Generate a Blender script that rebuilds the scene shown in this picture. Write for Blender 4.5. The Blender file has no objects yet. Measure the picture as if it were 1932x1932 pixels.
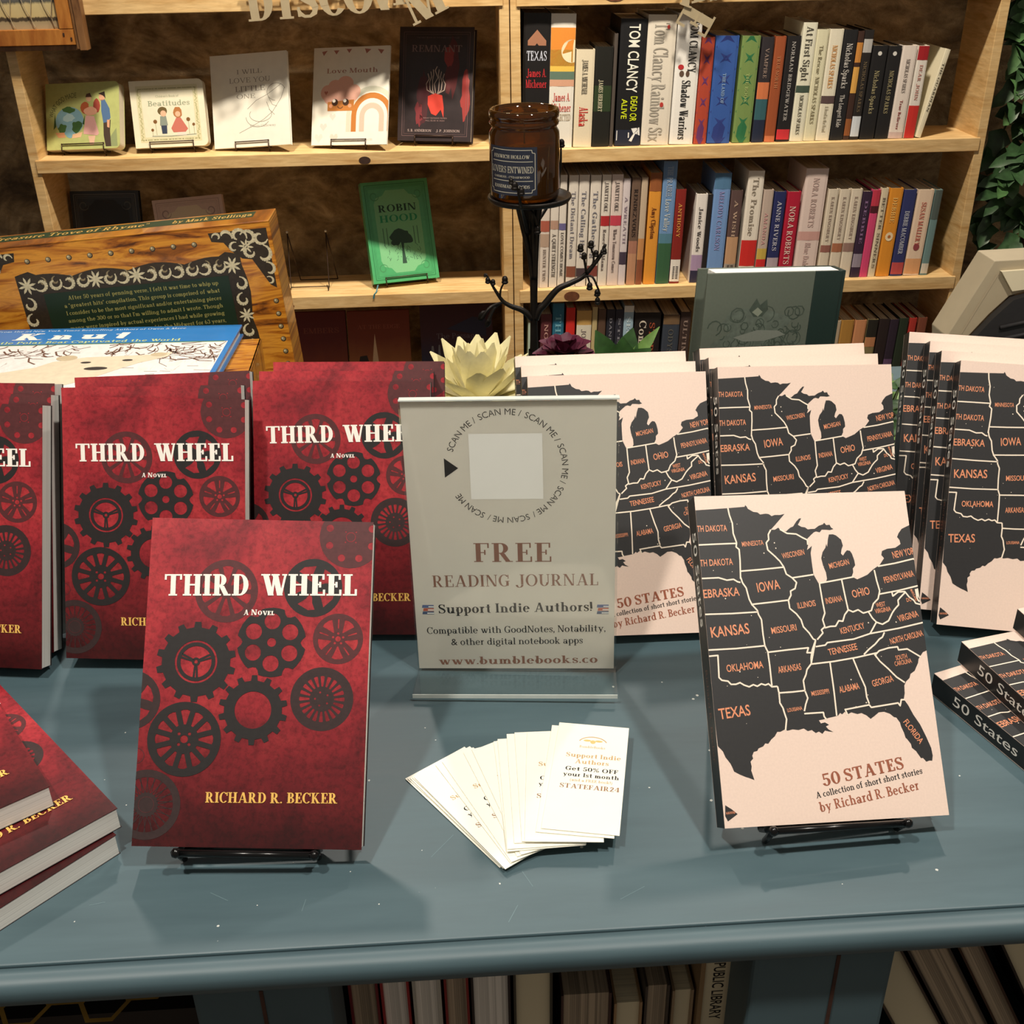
import bpy, bmesh, math, random
from mathutils import Matrix, Vector
from mathutils.geometry import tessellate_polygon

random.seed(7)
R = math.radians
C = bpy.context.scene.collection
T = 0.80                                   # height of the table top

# ---------------------------------------------------------------- camera, world, lights, exposure
sc = bpy.context.scene
cam = bpy.data.cameras.new('camera')
cam.sensor_width = 36.0
cam.lens = 36.0 * 2100.0 / 1932.0
cam.clip_start = 0.01
co = bpy.data.objects.new('camera', cam)
C.objects.link(co)
co.matrix_world = (Matrix.Translation((0, 0, T + .506)) @ Matrix.Rotation(R(-3.0), 4, 'Z')
                   @ Matrix.Rotation(R(90 - 28.8), 4, 'X') @ Matrix.Rotation(R(-1.0), 4, 'Z'))
sc.camera = co

w = bpy.data.worlds.new('room_light')
sc.world = w
w.use_nodes = True
w.node_tree.nodes['Background'].inputs['Color'].default_value = (1.0, .88, .74, 1)
w.node_tree.nodes['Background'].inputs['Strength'].default_value = .2

def lamp(name, loc, target, power, radius=.04, angle=75, blend=.6, color=(1, .88, .72)):
    l = bpy.data.lights.new(name, 'SPOT')
    l.energy = power
    l.shadow_soft_size = radius
    l.spot_size = R(angle)
    l.spot_blend = blend
    l.color = color
    o = bpy.data.objects.new(name, l)
    o.location = loc
    d = Vector(target) - Vector(loc)
    o.rotation_euler = d.to_track_quat('-Z', 'Y').to_euler()
    C.objects.link(o)
    return o

lamp('track_lamp_shelf', (.42, 1.70, 2.6), (.50, 2.35, .75), 185, .06, 84, .5)
lamp('track_lamp_shelf', (-.38, 1.70, 2.6), (-.30, 2.35, .75), 138, .06, 72, .7)
lamp('track_lamp_front', (-.50, .08, 2.5), (-.15, .62, .8), 80, .045, 62, .8, (1, .92, .82))
lamp('track_lamp_front', (.58, .10, 2.5), (.15, .65, .8), 80, .045, 62, .8, (1, .92, .82))
lamp('track_lamp_back', (-.30, 2.10, 2.5), (-.05, .52, .8), 54, .04, 50, .7, (1, .92, .82))
lamp('track_lamp_back', (.80, 2.10, 2.5), (.22, .52, .8), 44, .04, 50, .7, (1, .92, .82))

sc.view_settings.view_transform = 'Standard'
sc.view_settings.look = 'None'
sc.view_settings.gamma = 1
sc.view_settings.use_curve_mapping = False
sc.view_settings.exposure = 0.0

# ---------------------------------------------------------------- helpers
def lin(c):
    return tuple(((v / 255) / 12.92 if v / 255 <= .04045 else ((v / 255 + .055) / 1.055) ** 2.4) for v in c)

MATS = {}
def mat(name, rgb, rough=.55, metal=0.0, var=.06, scale=60, coat=0.0, spec=.5, bump=0.0):
    """a plain surface with a faint procedural mottling"""
    if name in MATS:
        return MATS[name]
    m = bpy.data.materials.new(name)
    m.use_nodes = True
    nt = m.node_tree
    b = nt.nodes['Principled BSDF']
    b.inputs['Roughness'].default_value = rough
    b.inputs['Metallic'].default_value = metal
    b.inputs['Coat Weight'].default_value = coat
    b.inputs['Specular IOR Level'].default_value = spec
    c = lin(rgb)
    tc = nt.nodes.new('ShaderNodeTexCoord')
    n = nt.nodes.new('ShaderNodeTexNoise')
    n.inputs['Scale'].default_value = scale
    n.inputs['Detail'].default_value = 4
    nt.links.new(tc.outputs['Object'], n.inputs['Vector'])
    r = nt.nodes.new('ShaderNodeValToRGB')
    r.color_ramp.elements[0].position = .3
    r.color_ramp.elements[1].position = .7
    r.color_ramp.elements[0].color = tuple(max(0, v * (1 - var)) for v in c) + (1,)
    r.color_ramp.elements[1].color = tuple(min(1, v * (1 + var)) for v in c) + (1,)
    nt.links.new(n.outputs['Fac'], r.inputs['Fac'])
    nt.links.new(r.outputs['Color'], b.inputs['Base Color'])
    if bump:
        bp = nt.nodes.new('ShaderNodeBump')
        bp.inputs['Strength'].default_value = bump
        bp.inputs['Distance'].default_value = .001
        nt.links.new(n.outputs['Fac'], bp.inputs['Height'])
        nt.links.new(bp.outputs['Normal'], b.inputs['Normal'])
    MATS[name] = m
    return m

def ink(rgb, rough=.5):
    return mat('ink_%d_%d_%d' % tuple(rgb), rgb, rough, 0, .03, 400)

def nodes_of(name, rough=.6):
    m = bpy.data.materials.new(name)
    m.use_nodes = True
    nt = m.node_tree
    b = nt.nodes['Principled BSDF']
    b.inputs['Roughness'].default_value = rough
    MATS[name] = m
    return m, nt, b

def ramp(nt, fac, stops):
    r = nt.nodes.new('ShaderNodeValToRGB')
    e = r.color_ramp.elements
    while len(e) < len(stops):
        e.new(.5)
    for k, (p, c) in enumerate(stops):
        e[k].position = p
        e[k].color = lin(c) + (1,)
    nt.links.new(fac, r.inputs['Fac'])
    return r.outputs['Color']

def noise(nt, vec, scale, detail=5, dist=0.0, rough=.6):
    n = nt.nodes.new('ShaderNodeTexNoise')
    n.inputs['Scale'].default_value = scale
    n.inputs['Detail'].default_value = detail
    n.inputs['Distortion'].default_value = dist
    n.inputs['Roughness'].default_value = rough
    if vec is not None:
        nt.links.new(vec, n.inputs['Vector'])
    return n.outputs['Fac']

def coords(nt, sx=1, sy=1, sz=1, kind='Object'):
    tc = nt.nodes.new('ShaderNodeTexCoord')
    mp = nt.nodes.new('ShaderNodeMapping')
    mp.inputs['Scale'].default_value = (sx, sy, sz)
    nt.links.new(tc.outputs[kind], mp.inputs['Vector'])
    return mp.outputs['Vector']

def mixc(nt, fac, a, b, mode='MIX'):
    m = nt.nodes.new('ShaderNodeMix')
    m.data_type = 'RGBA'
    m.blend_type = mode
    if isinstance(fac, float):
        m.inputs[0].default_value = fac
    else:
        nt.links.new(fac, m.inputs[0])
    for v, i in ((a, 6), (b, 7)):
        if isinstance(v, tuple):
            m.inputs[i].default_value = v + (1,) if len(v) == 3 else v
        else:
            nt.links.new(v, m.inputs[i])
    return m.outputs[2]

class MB:
    """collects polygons and builds them as ONE mesh object"""
    def __init__(s, X=None):
        s.v, s.f, s.m, s.sm, s.mats, s.X = [], [], [], [], [], X
    def mi(s, m):
        if m not in s.mats:
            s.mats.append(m)
        return s.mats.index(m)
    def add(s, verts, faces, m, smooth=False):
        b = len(s.v)
        for p in verts:
            p = Vector(p)
            s.v.append(s.X @ p if s.X is not None else p)
        k = s.mi(m)
        for f in faces:
            s.f.append([b + i for i in f]); s.m.append(k); s.sm.append(smooth)
    def poly(s, pts, m, smooth=False):
        s.add(pts, [list(range(len(pts)))], m, smooth)
    def box(s, x0, y0, z0, x1, y1, z1, m):
        v = [(x, y, z) for z in (z0, z1) for y in (y0, y1) for x in (x0, x1)]
        s.add(v, [(0, 2, 3, 1), (4, 5, 7, 6), (0, 1, 5, 4), (2, 6, 7, 3), (0, 4, 6, 2), (1, 3, 7, 5)], m)
    def tube(s, pts, rad, m, n=8, close=True):
        pts = [Vector(p) for p in pts]
        if not isinstance(rad, (list, tuple)):
            rad = [rad] * len(pts)
        vs, fs = [], []
        prev = None
        for i, p in enumerate(pts):
            d = (pts[min(i + 1, len(pts) - 1)] - pts[max(i - 1, 0)]).normalized()
            if prev is None:
                u = d.orthogonal().normalized()
            else:
                u = (prev - d * prev.dot(d))
                u = u.normalized() if u.length > 1e-6 else d.orthogonal().normalized()
            prev = u
            q = d.cross(u)
            for k in range(n):
                a = 2 * math.pi * k / n
                vs.append(p + (u * math.cos(a) + q * math.sin(a)) * rad[i])
        for i in range(len(pts) - 1):
            for k in range(n):
                a, b = i * n + k, i * n + (k + 1) % n
                fs.append((a, b, b + n, a + n))
        if close:
            fs.append(tuple(range(n - 1, -1, -1)))
            fs.append(tuple(range((len(pts) - 1) * n, len(pts) * n)))
        s.add(vs, fs, m, True)
    def lathe(s, prof, m, n=40, c=(0, 0, 0)):
        vs, fs = [], []
        for r, z in prof:
            for k in range(n):
                a = 2 * math.pi * k / n
                vs.append((c[0] + r * math.cos(a), c[1] + r * math.sin(a), c[2] + z))
        for i in range(len(prof) - 1):
            for k in range(n):
                a, b = i * n + k, i * n + (k + 1) % n
                fs.append((a, b, b + n, a + n))
        s.add(vs, fs, m, True)
    def blob(s, c, rx, ry, rz, m, n=10, rot=None):
        vs, fs = [], []
        h = n // 2 + 1
        for i in range(h + 1):
            t = math.pi * i / h
            for k in range(n):
                a = 2 * math.pi * k / n
                p = Vector((rx * math.sin(t) * math.cos(a), ry * math.sin(t) * math.sin(a), rz * math.cos(t)))
                if rot is not None:
                    p = rot @ p
                vs.append(Vector(c) + p)
        for i in range(h):
            for k in range(n):
                a, b = i * n + k, i * n + (k + 1) % n
                fs.append((a, a + n, b + n, b))
        s.add(vs, fs, m, True)
    def prism(s, pts, y0, y1, m):
        """pts (x, z) counter-clockwise seen from -y, extruded from y0 to y1"""
        n = len(pts)
        v = [(x, y0, z) for x, z in pts] + [(x, y1, z) for x, z in pts]
        f = [tuple(range(n)), tuple(range(2 * n - 1, n - 1, -1))]
        for i in range(n):
            j = (i + 1) % n
            f.append((i, i + n, j + n, j))
        s.add(v, f, m)
    def build(s, name, parent=None, bevel=0):
        me = bpy.data.meshes.new(name)
        me.from_pydata([tuple(p) for p in s.v], [], s.f)
        for m in s.mats:
            me.materials.append(m)
        me.polygons.foreach_set('material_index', s.m)
        me.polygons.foreach_set('use_smooth', s.sm)
        me.update()
        o = bpy.data.objects.new(name, me)
        C.objects.link(o)
        if parent is not None:
            o.parent = parent
        if bevel:
            b = o.modifiers.new('bevel', 'BEVEL')
            b.width = bevel; b.segments = 2; b.limit_method = 'ANGLE'
        return o

def tag(o, label=None, cat=None, group=None, kind=None):
    if label: o['label'] = label
    if cat: o['category'] = cat
    if group: o['group'] = group
    if kind: o['kind'] = kind
    return o

def thing(name, label, cat, group=None, X=None):
    o = bpy.data.objects.new(name, None)
    o.empty_display_size = .02
    C.objects.link(o)
    if X is not None:
        o.matrix_world = X
    return tag(o, label, cat, group)

def dup(root, X, label, group=None):
    r = root.copy()
    C.objects.link(r)
    r.matrix_world = X
    r['label'] = label
    if group: r['group'] = group
    for ch in list(root.children):
        c = ch.copy(); C.objects.link(c); c.parent = r
        for g in ch.children:
            d = g.copy(); C.objects.link(d); d.parent = c
    return r

def pose(x, y, z, yaw=0, lean=0, tw=0):
    """frame of a leaning board: x along its width, z up its face, -y out of the face (degrees)"""
    yaw, lean, tw = R(yaw), R(lean), R(tw)
    a0 = Vector((math.cos(yaw), math.sin(yaw), 0)); n0 = Vector((-math.sin(yaw), math.cos(yaw), 0))
    u0 = Vector((0, 0, math.cos(lean))) + n0 * math.sin(lean)
    a = a0 * math.cos(tw) + u0 * math.sin(tw)
    u = u0 * math.cos(tw) - a0 * math.sin(tw)
    d = u.cross(a)
    return Matrix(((a.x, d.x, u.x, x), (a.y, d.y, u.y, y), (a.z, d.z, u.z, z), (0, 0, 0, 1)))

def flat(x, y, z, ang):
    """a board lying face up; ang = direction of its width (degrees)"""
    c, s_ = math.cos(R(ang)), math.sin(R(ang))
    return Matrix(((c, 0, -s_, x), (s_, 0, c, y), (0, -1, 0, z), (0, 0, 0, 1)))

# ---------------------------------------------------------------- flat print: shapes and lettering in millimetres
def tris(outer, holes=()):
    loops = [[Vector((p[0], p[1], 0)) for p in outer]] + [[Vector((p[0], p[1], 0)) for p in h] for h in holes]
    flatl = [p for l in loops for p in l]
    return [[(flatl[i].x, flatl[i].y) for i in t] for t in tessellate_polygon(loops)]

def clip(poly, x0, y0, x1, y1):
    for ax, val, sg in ((0, x0, 1), (0, x1, -1), (1, y0, 1), (1, y1, -1)):
        out = []
        for i in range(len(poly)):
            p, q = poly[i - 1], poly[i]
            ip, iq = (p[ax] - val) * sg >= 0, (q[ax] - val) * sg >= 0
            if ip != iq:
                t = (val - p[ax]) / (q[ax] - p[ax])
                out.append((p[0] + (q[0] - p[0]) * t, p[1] + (q[1] - p[1]) * t))
            if iq:
                out.append(q)
        poly = out
        if not poly:
            return []
    return poly

def circ(cx, cy, r, n=28, ry=None, a0=0):
    ry = r if ry is None else ry
    return [(cx + r * math.cos(a0 + 2 * math.pi * k / n), cy + ry * math.sin(a0 + 2 * math.pi * k / n)) for k in range(n)]

def strip(pts, wd):
    """a polyline of width wd as quads with round joints"""
    out = []
    for (ax, ay), (bx, by) in zip(pts[:-1], pts[1:]):
        l = math.hypot(bx - ax, by - ay)
        if l < 1e-6:
            continue
        nx, ny = -(by - ay) / l * wd / 2, (bx - ax) / l * wd / 2
        out.append([(ax + nx, ay + ny), (ax - nx, ay - ny), (bx - nx, by - ny), (bx + nx, by + ny)])
    for p in pts[1:-1]:
        out.append(circ(p[0], p[1], wd / 2, 6))
    return out

def arcpts(cx, cy, r, a0, a1, n=14, ry=None):
    ry = r if ry is None else ry
    return [(cx + r * math.cos(R(a0 + (a1 - a0) * k / n)), cy + ry * math.sin(R(a0 + (a1 - a0) * k / n))) for k in range(n + 1)]

SANS = {}
def sans(s, bold=0.0):
    """polygons of a line in the built-in sans face, scaled to cap height 1, starting at x = 0"""
    key = (s, bold)
    if key not in SANS:
        cu = bpy.data.curves.new('t', 'FONT')
        cu.body = s; cu.size = 1; cu.offset = bold; cu.resolution_u = 3
        o = bpy.data.objects.new('t', cu); C.objects.link(o)
        me = bpy.data.meshes.new_from_object(o.evaluated_get(bpy.context.evaluated_depsgraph_get()))
        ps = [[(me.vertices[i].co.x, me.vertices[i].co.y) for i in p.vertices] for p in me.polygons]
        bpy.data.objects.remove(o); bpy.data.curves.remove(cu); bpy.data.meshes.remove(me)
        k = 1 / .7
        SANS[key] = [[(x * k, y * k) for x, y in p] for p in ps]
    return SANS[key]

def glyph(c, S, t):
    """one letter of a serif face (cap height 1): thick stems S, thin strokes t"""
    P = []; s = .085
    def D(x0, y0, x1, y1, wd): P.append([(x0, y0), (x0 + wd, y0), (x1 + wd, y1), (x1, y1)])
    def B(x0, y0, x1, y1): P.append([(x0, y0), (x1, y0), (x1, y1), (x0, y1)])
    def H(x0, x1, y, h=None): B(x0, y, x1, y + (h or t))
    def V(x, y0=0, y1=1, b=1, tp=1, wd=None):
        wd = wd or S
        B(x, y0, x + wd, y1)
        if b: H(x - s, x + wd + s, y0)
        if tp == 1: H(x - s, x + wd + s, y1 - t)
        if tp == 2: H(x - s, x + wd * .5, y1 - t)
    def O(cx, cy, rx, ry, a0=0, a1=360, sd=None, th=None):
        sd = sd or S; th = th or t
        n = max(4, int((a1 - a0) / 18))
        for k in range(n):
            q = []
            for a, f in ((a0 + (a1 - a0) * k / n, 0), (a0 + (a1 - a0) * (k + 1) / n, 0), (a0 + (a1 - a0) * (k + 1) / n, 1), (a0 + (a1 - a0) * k / n, 1)):
                a = R(a)
                q.append((cx + (rx - sd * f) * math.cos(a), cy + (ry - th * f) * math.sin(a)))
            P.append(q)
    d = t * 1.35
    if c == 'A': D(.08, 0, .40, 1, d); D(.62, 0, .36, 1, S); H(.18, .66, .28); H(-.03, .24, 0); H(.56, .70 + S, 0)
    elif c == 'B': V(.08); O(.36, .75, .28, .25, -90, 90); H(.08, .36, 1 - t); H(.08, .38, .5); O(.38, .26, .32, .26, -90, 90); H(.08, .38, 0); H(.08, .38, .52 - t)
    elif c == 'C': O(.45, .5, .42, .52, 42, 318); B(.72, .66, .72 + d, 1)
    elif c == 'D': V(.08); O(.38, .5, .42, .5, -90, 90); H(.08, .38, 0); H(.08, .38, 1 - t)
    elif c in 'EF':
        V(.08); H(.08, .62, 1 - t); B(.62 - d, .74, .62, 1); H(.08, .48, .48); B(.48 - d, .38, .48, .64)
        if c == 'E': H(.08, .66, 0); B(.66 - d, 0, .66, .28)
    elif c == 'G': O(.45, .5, .42, .52, 42, 330); B(.72, .66, .72 + d, 1); V(.60, .04, .46, 0)
    elif c == 'H': V(.08); V(.58); H(.08, .6, .47)
    elif c == 'I': V(.09)
    elif c == 'J': V(.22, .12, 1, 0); O(.1, .1, .12 + S, .24, 180, 360)
    elif c == 'K': V(.08); D(.2, .38, .58, 1, d); D(.58, 0, .26, .55, S); H(.52, .66 + S, 0); H(.48, .76, 1 - t)
    elif c == 'L': V(.08); H(.08, .62, 0); B(.62 - d, 0, .62, .3)
    elif c == 'M': V(.08, wd=d); D(.40, 0, .06, 1, S); D(.40 + S * .4, 0, .80, 1, d); V(.80)
    elif c == 'N': V(.08, wd=d); D(.60, 0, .06, 1, S); V(.60 + S - d, 0, 1, 0, 1, wd=d)
    elif c == 'O': O(.46, .5, .44, .52)
    elif c in 'PR':
        V(.08); O(.36, .72, .30, .28, -90, 90); H(.08, .36, 1 - t); H(.08, .36, .44)
        if c == 'R': D(.56, 0, .30, .46, S); H(.54, .64 + S, 0)
    elif c in 'Ss':
        k_ = 1 if c == 'S' else .68
        cl = [(.60, .74, 1), (.57, .86, .6), (.48, .95, .4), (.34, .97, .4), (.19, .91, .75), (.13, .77, 1.0), (.20, .63, 1.1), (.36, .53, 1.2), (.53, .43, 1.15), (.62, .28, 1.0), (.58, .12, .75), (.44, .03, .4), (.28, .03, .4), (.15, .11, .6), (.09, .25, 1)]
        wb = S * .80 if c == 'S' else S * .72
        L_ = []
        for i in range(len(cl)):
            ax, ay = cl[max(i - 1, 0)][:2]; bx, by = cl[min(i + 1, len(cl) - 1)][:2]
            l = math.hypot(bx - ax, by - ay); h_ = max(t, wb * cl[i][2]) / 2
            h_ = h_ if 1 <= i <= len(cl) - 2 else t * .6
            L_.append(((cl[i][0] * k_ * 1.02 - (by - ay) / l * h_, cl[i][1] * k_ + (bx - ax) / l * h_), (cl[i][0] * k_ * 1.02 + (by - ay) / l * h_, cl[i][1] * k_ - (bx - ax) / l * h_)))
        for (a1, a2), (b1, b2) in zip(L_[:-1], L_[1:]): P.append([a1, a2, b2, b1])
        B(.57 * k_, .70 * k_, .57 * k_ + d, .97 * k_); B(.08 * k_, .03 * k_, .08 * k_ + d, .30 * k_)
    elif c == 'T': V(.30, tp=0); H(.0, .60 + S, 1 - t); B(0, .74, d, 1); B(.60 + S - d, .74, .60 + S, 1)
    elif c == 'U': V(.08, .3, 1, 0); O(.40, .3, .32, .32, 180, 360); V(.72 - d, .3, 1, 0, 1, d)
    elif c == 'V': D(.36, 0, .02, 1, S); D(.36 + S * .4, 0, .72, 1, d); H(-.05, .12 + S, 1 - t); H(.6, .86, 1 - t)
    elif c == 'W': D(.28, 0, .02, 1, S); D(.28 + S * .45, 0, .50, 1, d); D(.68, 0, .44, 1, S); D(.68 + S * .45, 0, .98, 1, d); H(-.05, .10 + S, 1 - t); H(.40, .52 + S, 1 - t); H(.88, 1.10, 1 - t)
    elif c == 'Y': D(.32, .44, .02, 1, S); D(.32 + S * .4, .44, .66, 1, d); V(.32, 0, .46, 1, 0); H(-.05, .12 + S, 1 - t); H(.56, .80, 1 - t)
    elif c == 'a': V(.42, 0, .45, 1, 0); O(.27, .19, .24, .21); O(.30, .43, .12 + S, .24, 0, 165)
    elif c == 'b': V(.06, 0, 1.02, 0, 2); O(.30, .33, .32, .35)
    elif c == 'c': O(.34, .33, .31, .35, 45, 318)
    elif c == 'd': O(.34, .33, .31, .35); V(.48, 0, 1.02, 1, 2)
    elif c == 'e': O(.34, .33, .31, .35, 0, 318); H(.08, .60, .33)
    elif c == 'f': V(.14, 0, .82, 1, 0); O(.38, .78, .24, .26, 50, 180); H(.0, .42, .60)
    elif c == 'g': O(.34, .38, .29, .29); O(.34, -.12, .33, .2); D(.12, .02, .18, .14, S * .7); H(.5, .7, .58)
    elif c == 'h': V(.06, 0, 1.02, 1, 2); O(.34, .36, .30, .31, 0, 170); V(.64 - S, 0, .38, 1, 0)
    elif c == 'i': V(.08, 0, .66, 1, 2); P.append(circ(.08 + S / 2, .86, S * .62, 8))
    elif c == 'k': V(.06, 0, 1.02, 1, 2); D(.16, .25, .46, .66, d); D(.48, 0, .2, .38, S); H(.42, .56 + S, 0); H(.36, .62, .66 - t)
    elif c == 'l': V(.08, 0, 1.02, 1, 2)
    elif c == 'm': V(.06, 0, .66, 1, 2); O(.30, .36, .26, .31, 0, 170); V(.56 - S, 0, .38, 1, 0); O(.66, .36, .26, .31, 0, 170); V(.92 - S, 0, .38, 1, 0)
    elif c == 'n': V(.06, 0, .66, 1, 2); O(.34, .36, .30, .31, 0, 170); V(.64 - S, 0, .38, 1, 0)
    elif c == 'o': O(.34, .33, .32, .35)
    elif c == 'p': V(.06, -.3, .66, 1, 2); O(.32, .33, .32, .35)
    elif c == 'r': V(.06, 0, .66, 1, 2); O(.30, .40, .20, .27, 40, 170)
    elif c == 't': V(.14, .1, .9, 0, 0); H(0, .42, .60); O(.36, .16, .22, .18, 180, 300)
    elif c == 'u': V(.06, .2, .66, 0, 2); O(.33, .24, .27, .26, 180, 360); V(.48, 0, .66, 1, 2)
    elif c == 'v': D(.26, 0, .02, .66, S); D(.26 + S * .4, 0, .52, .66, d); H(-.04, .1 + S, .66 - t); H(.42, .66, .66 - t)
    elif c == 'w': D(.22, 0, .02, .66, S); D(.22 + S * .4, 0, .42, .66, d); D(.54, 0, .36, .66, S); D(.54 + S * .4, 0, .80, .66, d); H(-.04, .08 + S, .66 - t); H(.70, .92, .66 - t)
    elif c == 'y': D(.28, 0, .02, .66, S); D(.12, -.3, .54, .66, d); H(-.04, .1 + S, .66 - t); H(.44, .68, .66 - t)
    elif c == '0': O(.36, .5, .34, .52)
    elif c == '1': V(.14, 0, 1, 1, 2)
    elif c == '2': O(.33, .68, .28, .33, 0, 170); D(.02, .05, .61 - S, .66, S); H(.02, .64, 0, t * 1.5)
    elif c == '3': O(.3, .74, .26, .27, -60, 170); O(.3, .27, .3, .28, -170, 75)
    elif c == '4': V(.42, 0, 1, 1, 0); D(.02, .3, .42, 1, d); H(.02, .74, .26)
    elif c == '5': H(.12, .58, 1 - t * 1.8, t * 1.8); B(.12, .52, .12 + d, 1); O(.3, .31, .31, .32, -165, 125)
    elif c == '6': O(.34, .3, .31, .31); O(.42, .4, .39, .62, 100, 185)
    elif c == '.': P.append(circ(.1, .07, .08, 8))
    elif c == ',': P.append(circ(.1, .07, .08, 8)); D(.04, -.16, .12, .06, d)
    elif c == '!': D(.10, .25, .06, 1, S); P.append(circ(.15, .08, .08, 8))
    elif c == "'": D(.06, .72, .05, 1, S * .6)
    elif c == '"': D(.06, .72, .05, 1, S * .6); D(.25, .72, .24, 1, S * .6)
    elif c == '-': H(.04, .34, .3, t * 1.4)
    else: P += [[(x, y) for x, y in p] for p in sans(c)]
    return P

SER = {}
def serif(s, S=.2, t=.07, gap=.085):
    key = (s, S, t, gap)
    if key not in SER:
        x = 0; out = []
        for c in s:
            if c == ' ':
                x += .34; continue
            g = glyph(c, S, t)
            x0 = min(p[0] for q in g for p in q); x1 = max(p[0] for q in g for p in q)
            out += [[(px - x0 + x, py) for px, py in q] for q in g]
            x += x1 - x0 + gap
        SER[key] = out
    return SER[key]

def place(ps, x, y, h, width=None, ang=0, align='c', skew=0):
    """scale lettering to cap height h (and total width) and set it down; align c, l or r on the baseline"""
    x0 = min(p[0] for q in ps for p in q); x1 = max(p[0] for q in ps for p in q)
    kx = (width / (x1 - x0)) if width else h
    off = {'c': (x0 + x1) / 2, 'l': x0, 'r': x1}[align]
    ca, sa = math.cos(R(ang)), math.sin(R(ang))
    out = []
    for q in ps:
        r = []
        for px, py in q:
            u, v = (px - off) * kx + skew * py * h, py * h
            r.append((x + u * ca - v * sa, y + u * sa + v * ca))
        out.append(r)
    return out

def mid(ps, x, y, h, width=None, ang=0):
    """like place, but x, y is the middle of the capitals"""
    return place(ps, x + math.sin(R(ang)) * h / 2, y - math.cos(R(ang)) * h / 2, h, width, ang)

LAY = 7e-5
def printed(mb, ps, m, layer, W, Hh, y0=0.0, ox=None, do_clip=True):
    """lay polygons (mm from the lower left corner) onto the -y face of a board W x Hh mm"""
    for i, q in enumerate(ps):
        if do_clip:
            q = clip(q, 0, 0, W, Hh)
        if len(q) > 2:      # strokes of one letter overlap: keep them a hair apart
            mb.poly([(x / 1000 - W / 2000, y0 - layer * LAY - (i % 9) * 3e-6, z / 1000) for x, z in q], m)

def fill(outer, holes=()):
    return tris(outer, holes)

# ---------------------------------------------------------------- materials of the place
def stone_mat():
    m, nt, b = nodes_of('brown_stone', .85)
    v = coords(nt, 1, 1, 1.5)
    n1 = noise(nt, v, 4.5, 4, .8)
    n2 = noise(nt, v, 26, 6, .4, .7)
    c = ramp(nt, n1, [(.34, (98, 80, 58)), (.46, (166, 142, 106)), (.56, (204, 182, 146)), (.66, (138, 116, 86))])
    c2 = ramp(nt, n2, [(.35, (150, 140, 122)), (.65, (245, 238, 222))])
    nt.links.new(mixc(nt, .75, c, c2, 'MULTIPLY'), b.inputs['Base Color'])
    bp = nt.nodes.new('ShaderNodeBump'); bp.inputs['Strength'].default_value = .6; bp.inputs['Distance'].default_value = .01
    nt.links.new(n2, bp.inputs['Height']); nt.links.new(bp.outputs['Normal'], b.inputs['Normal'])
    return m

def wood_mat(name, light, dark, sx, sy, sz, rough=.55, knots=None, fine=1.0):
    m, nt, b = nodes_of(name, rough)
    v = coords(nt, sx, sy, sz)
    g = noise(nt, v, 5 * fine, 6, .9)
    f = noise(nt, v, 22 * fine, 5, .3)
    c = ramp(nt, g, [(.35, light), (.55, tuple(int(a * .6 + d * .4) for a, d in zip(light, dark))), (.68, dark)])
    c2 = ramp(nt, f, [(.35, (214, 206, 196)), (.65, (255, 255, 255))])
    out = mixc(nt, .6, c, c2, 'MULTIPLY')
    nt.links.new(out, b.inputs['Base Color'])
    return m

def paint_mat():
    m, nt, b = nodes_of('teal_grey_paint', .33)
    v = coords(nt, 1, 1, 1)
    n1 = noise(nt, coords(nt, 2, 14, 2), 3, 5, .2)
    n2 = noise(nt, v, 190, 3, 0, .7)
    c = ramp(nt, n1, [(.3, (66, 87, 94)), (.7, (77, 99, 106))])
    c2 = ramp(nt, n2, [(.74, (0, 0, 0)), (.79, (255, 255, 255))])
    n3 = noise(nt, v, 17, 2)
    c3 = ramp(nt, n3, [(.52, (0, 0, 0)), (.62, (255, 255, 255))])
    spk = mixc(nt, 1.0, c2, c3, 'MULTIPLY')
    nt.links.new(mixc(nt, spk, c, lin((200, 205, 200))), b.inputs['Base Color'])
    rr = nt.nodes.new('ShaderNodeMapRange'); rr.inputs['To Min'].default_value = .42; rr.inputs['To Max'].default_value = .54
    nt.links.new(n1, rr.inputs['Value']); nt.links.new(rr.outputs['Result'], b.inputs['Roughness'])
    bp = nt.nodes.new('ShaderNodeBump'); bp.inputs['Strength'].default_value = .03; bp.inputs['Distance'].default_value = .002
    nt.links.new(noise(nt, coords(nt, 8, 60, 8), 4, 4), bp.inputs['Height']); nt.links.new(bp.outputs['Normal'], b.inputs['Normal'])
    return m

STONE = stone_mat()
PINE = wood_mat('pale_pine', (233, 201, 146), (206, 164, 104), 1.2, 1.2, 9, .5)
PINE_H = wood_mat('pale_pine_board', (235, 203, 148), (208, 166, 106), 1.2, 9, 9, .5)
KNOT = mat('pine_knot', (104, 62, 38), .6, 0, .25, 120)
KNOT_D = mat('dark_pine_knot', (58, 38, 28), .6, 0, .25, 120)
TEAL = paint_mat()
GROOVE = mat('dark_seam', (20, 24, 28), .8)
RUST = mat('brown_seam', (66, 40, 30), .7, 0, .3, 90)
BLACK_WIRE = mat('black_wire', (14, 14, 15), .22, .3, .05)
BROWN_WIRE = mat('brown_wire', (62, 46, 36), .4, .6, .1)
IRON = mat('dark_iron', (38, 34, 31), .42, .75, .3, 70, bump=.5)
PAPER = mat('white_paper', (238, 236, 228), .8, 0, .02, 30)

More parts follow.
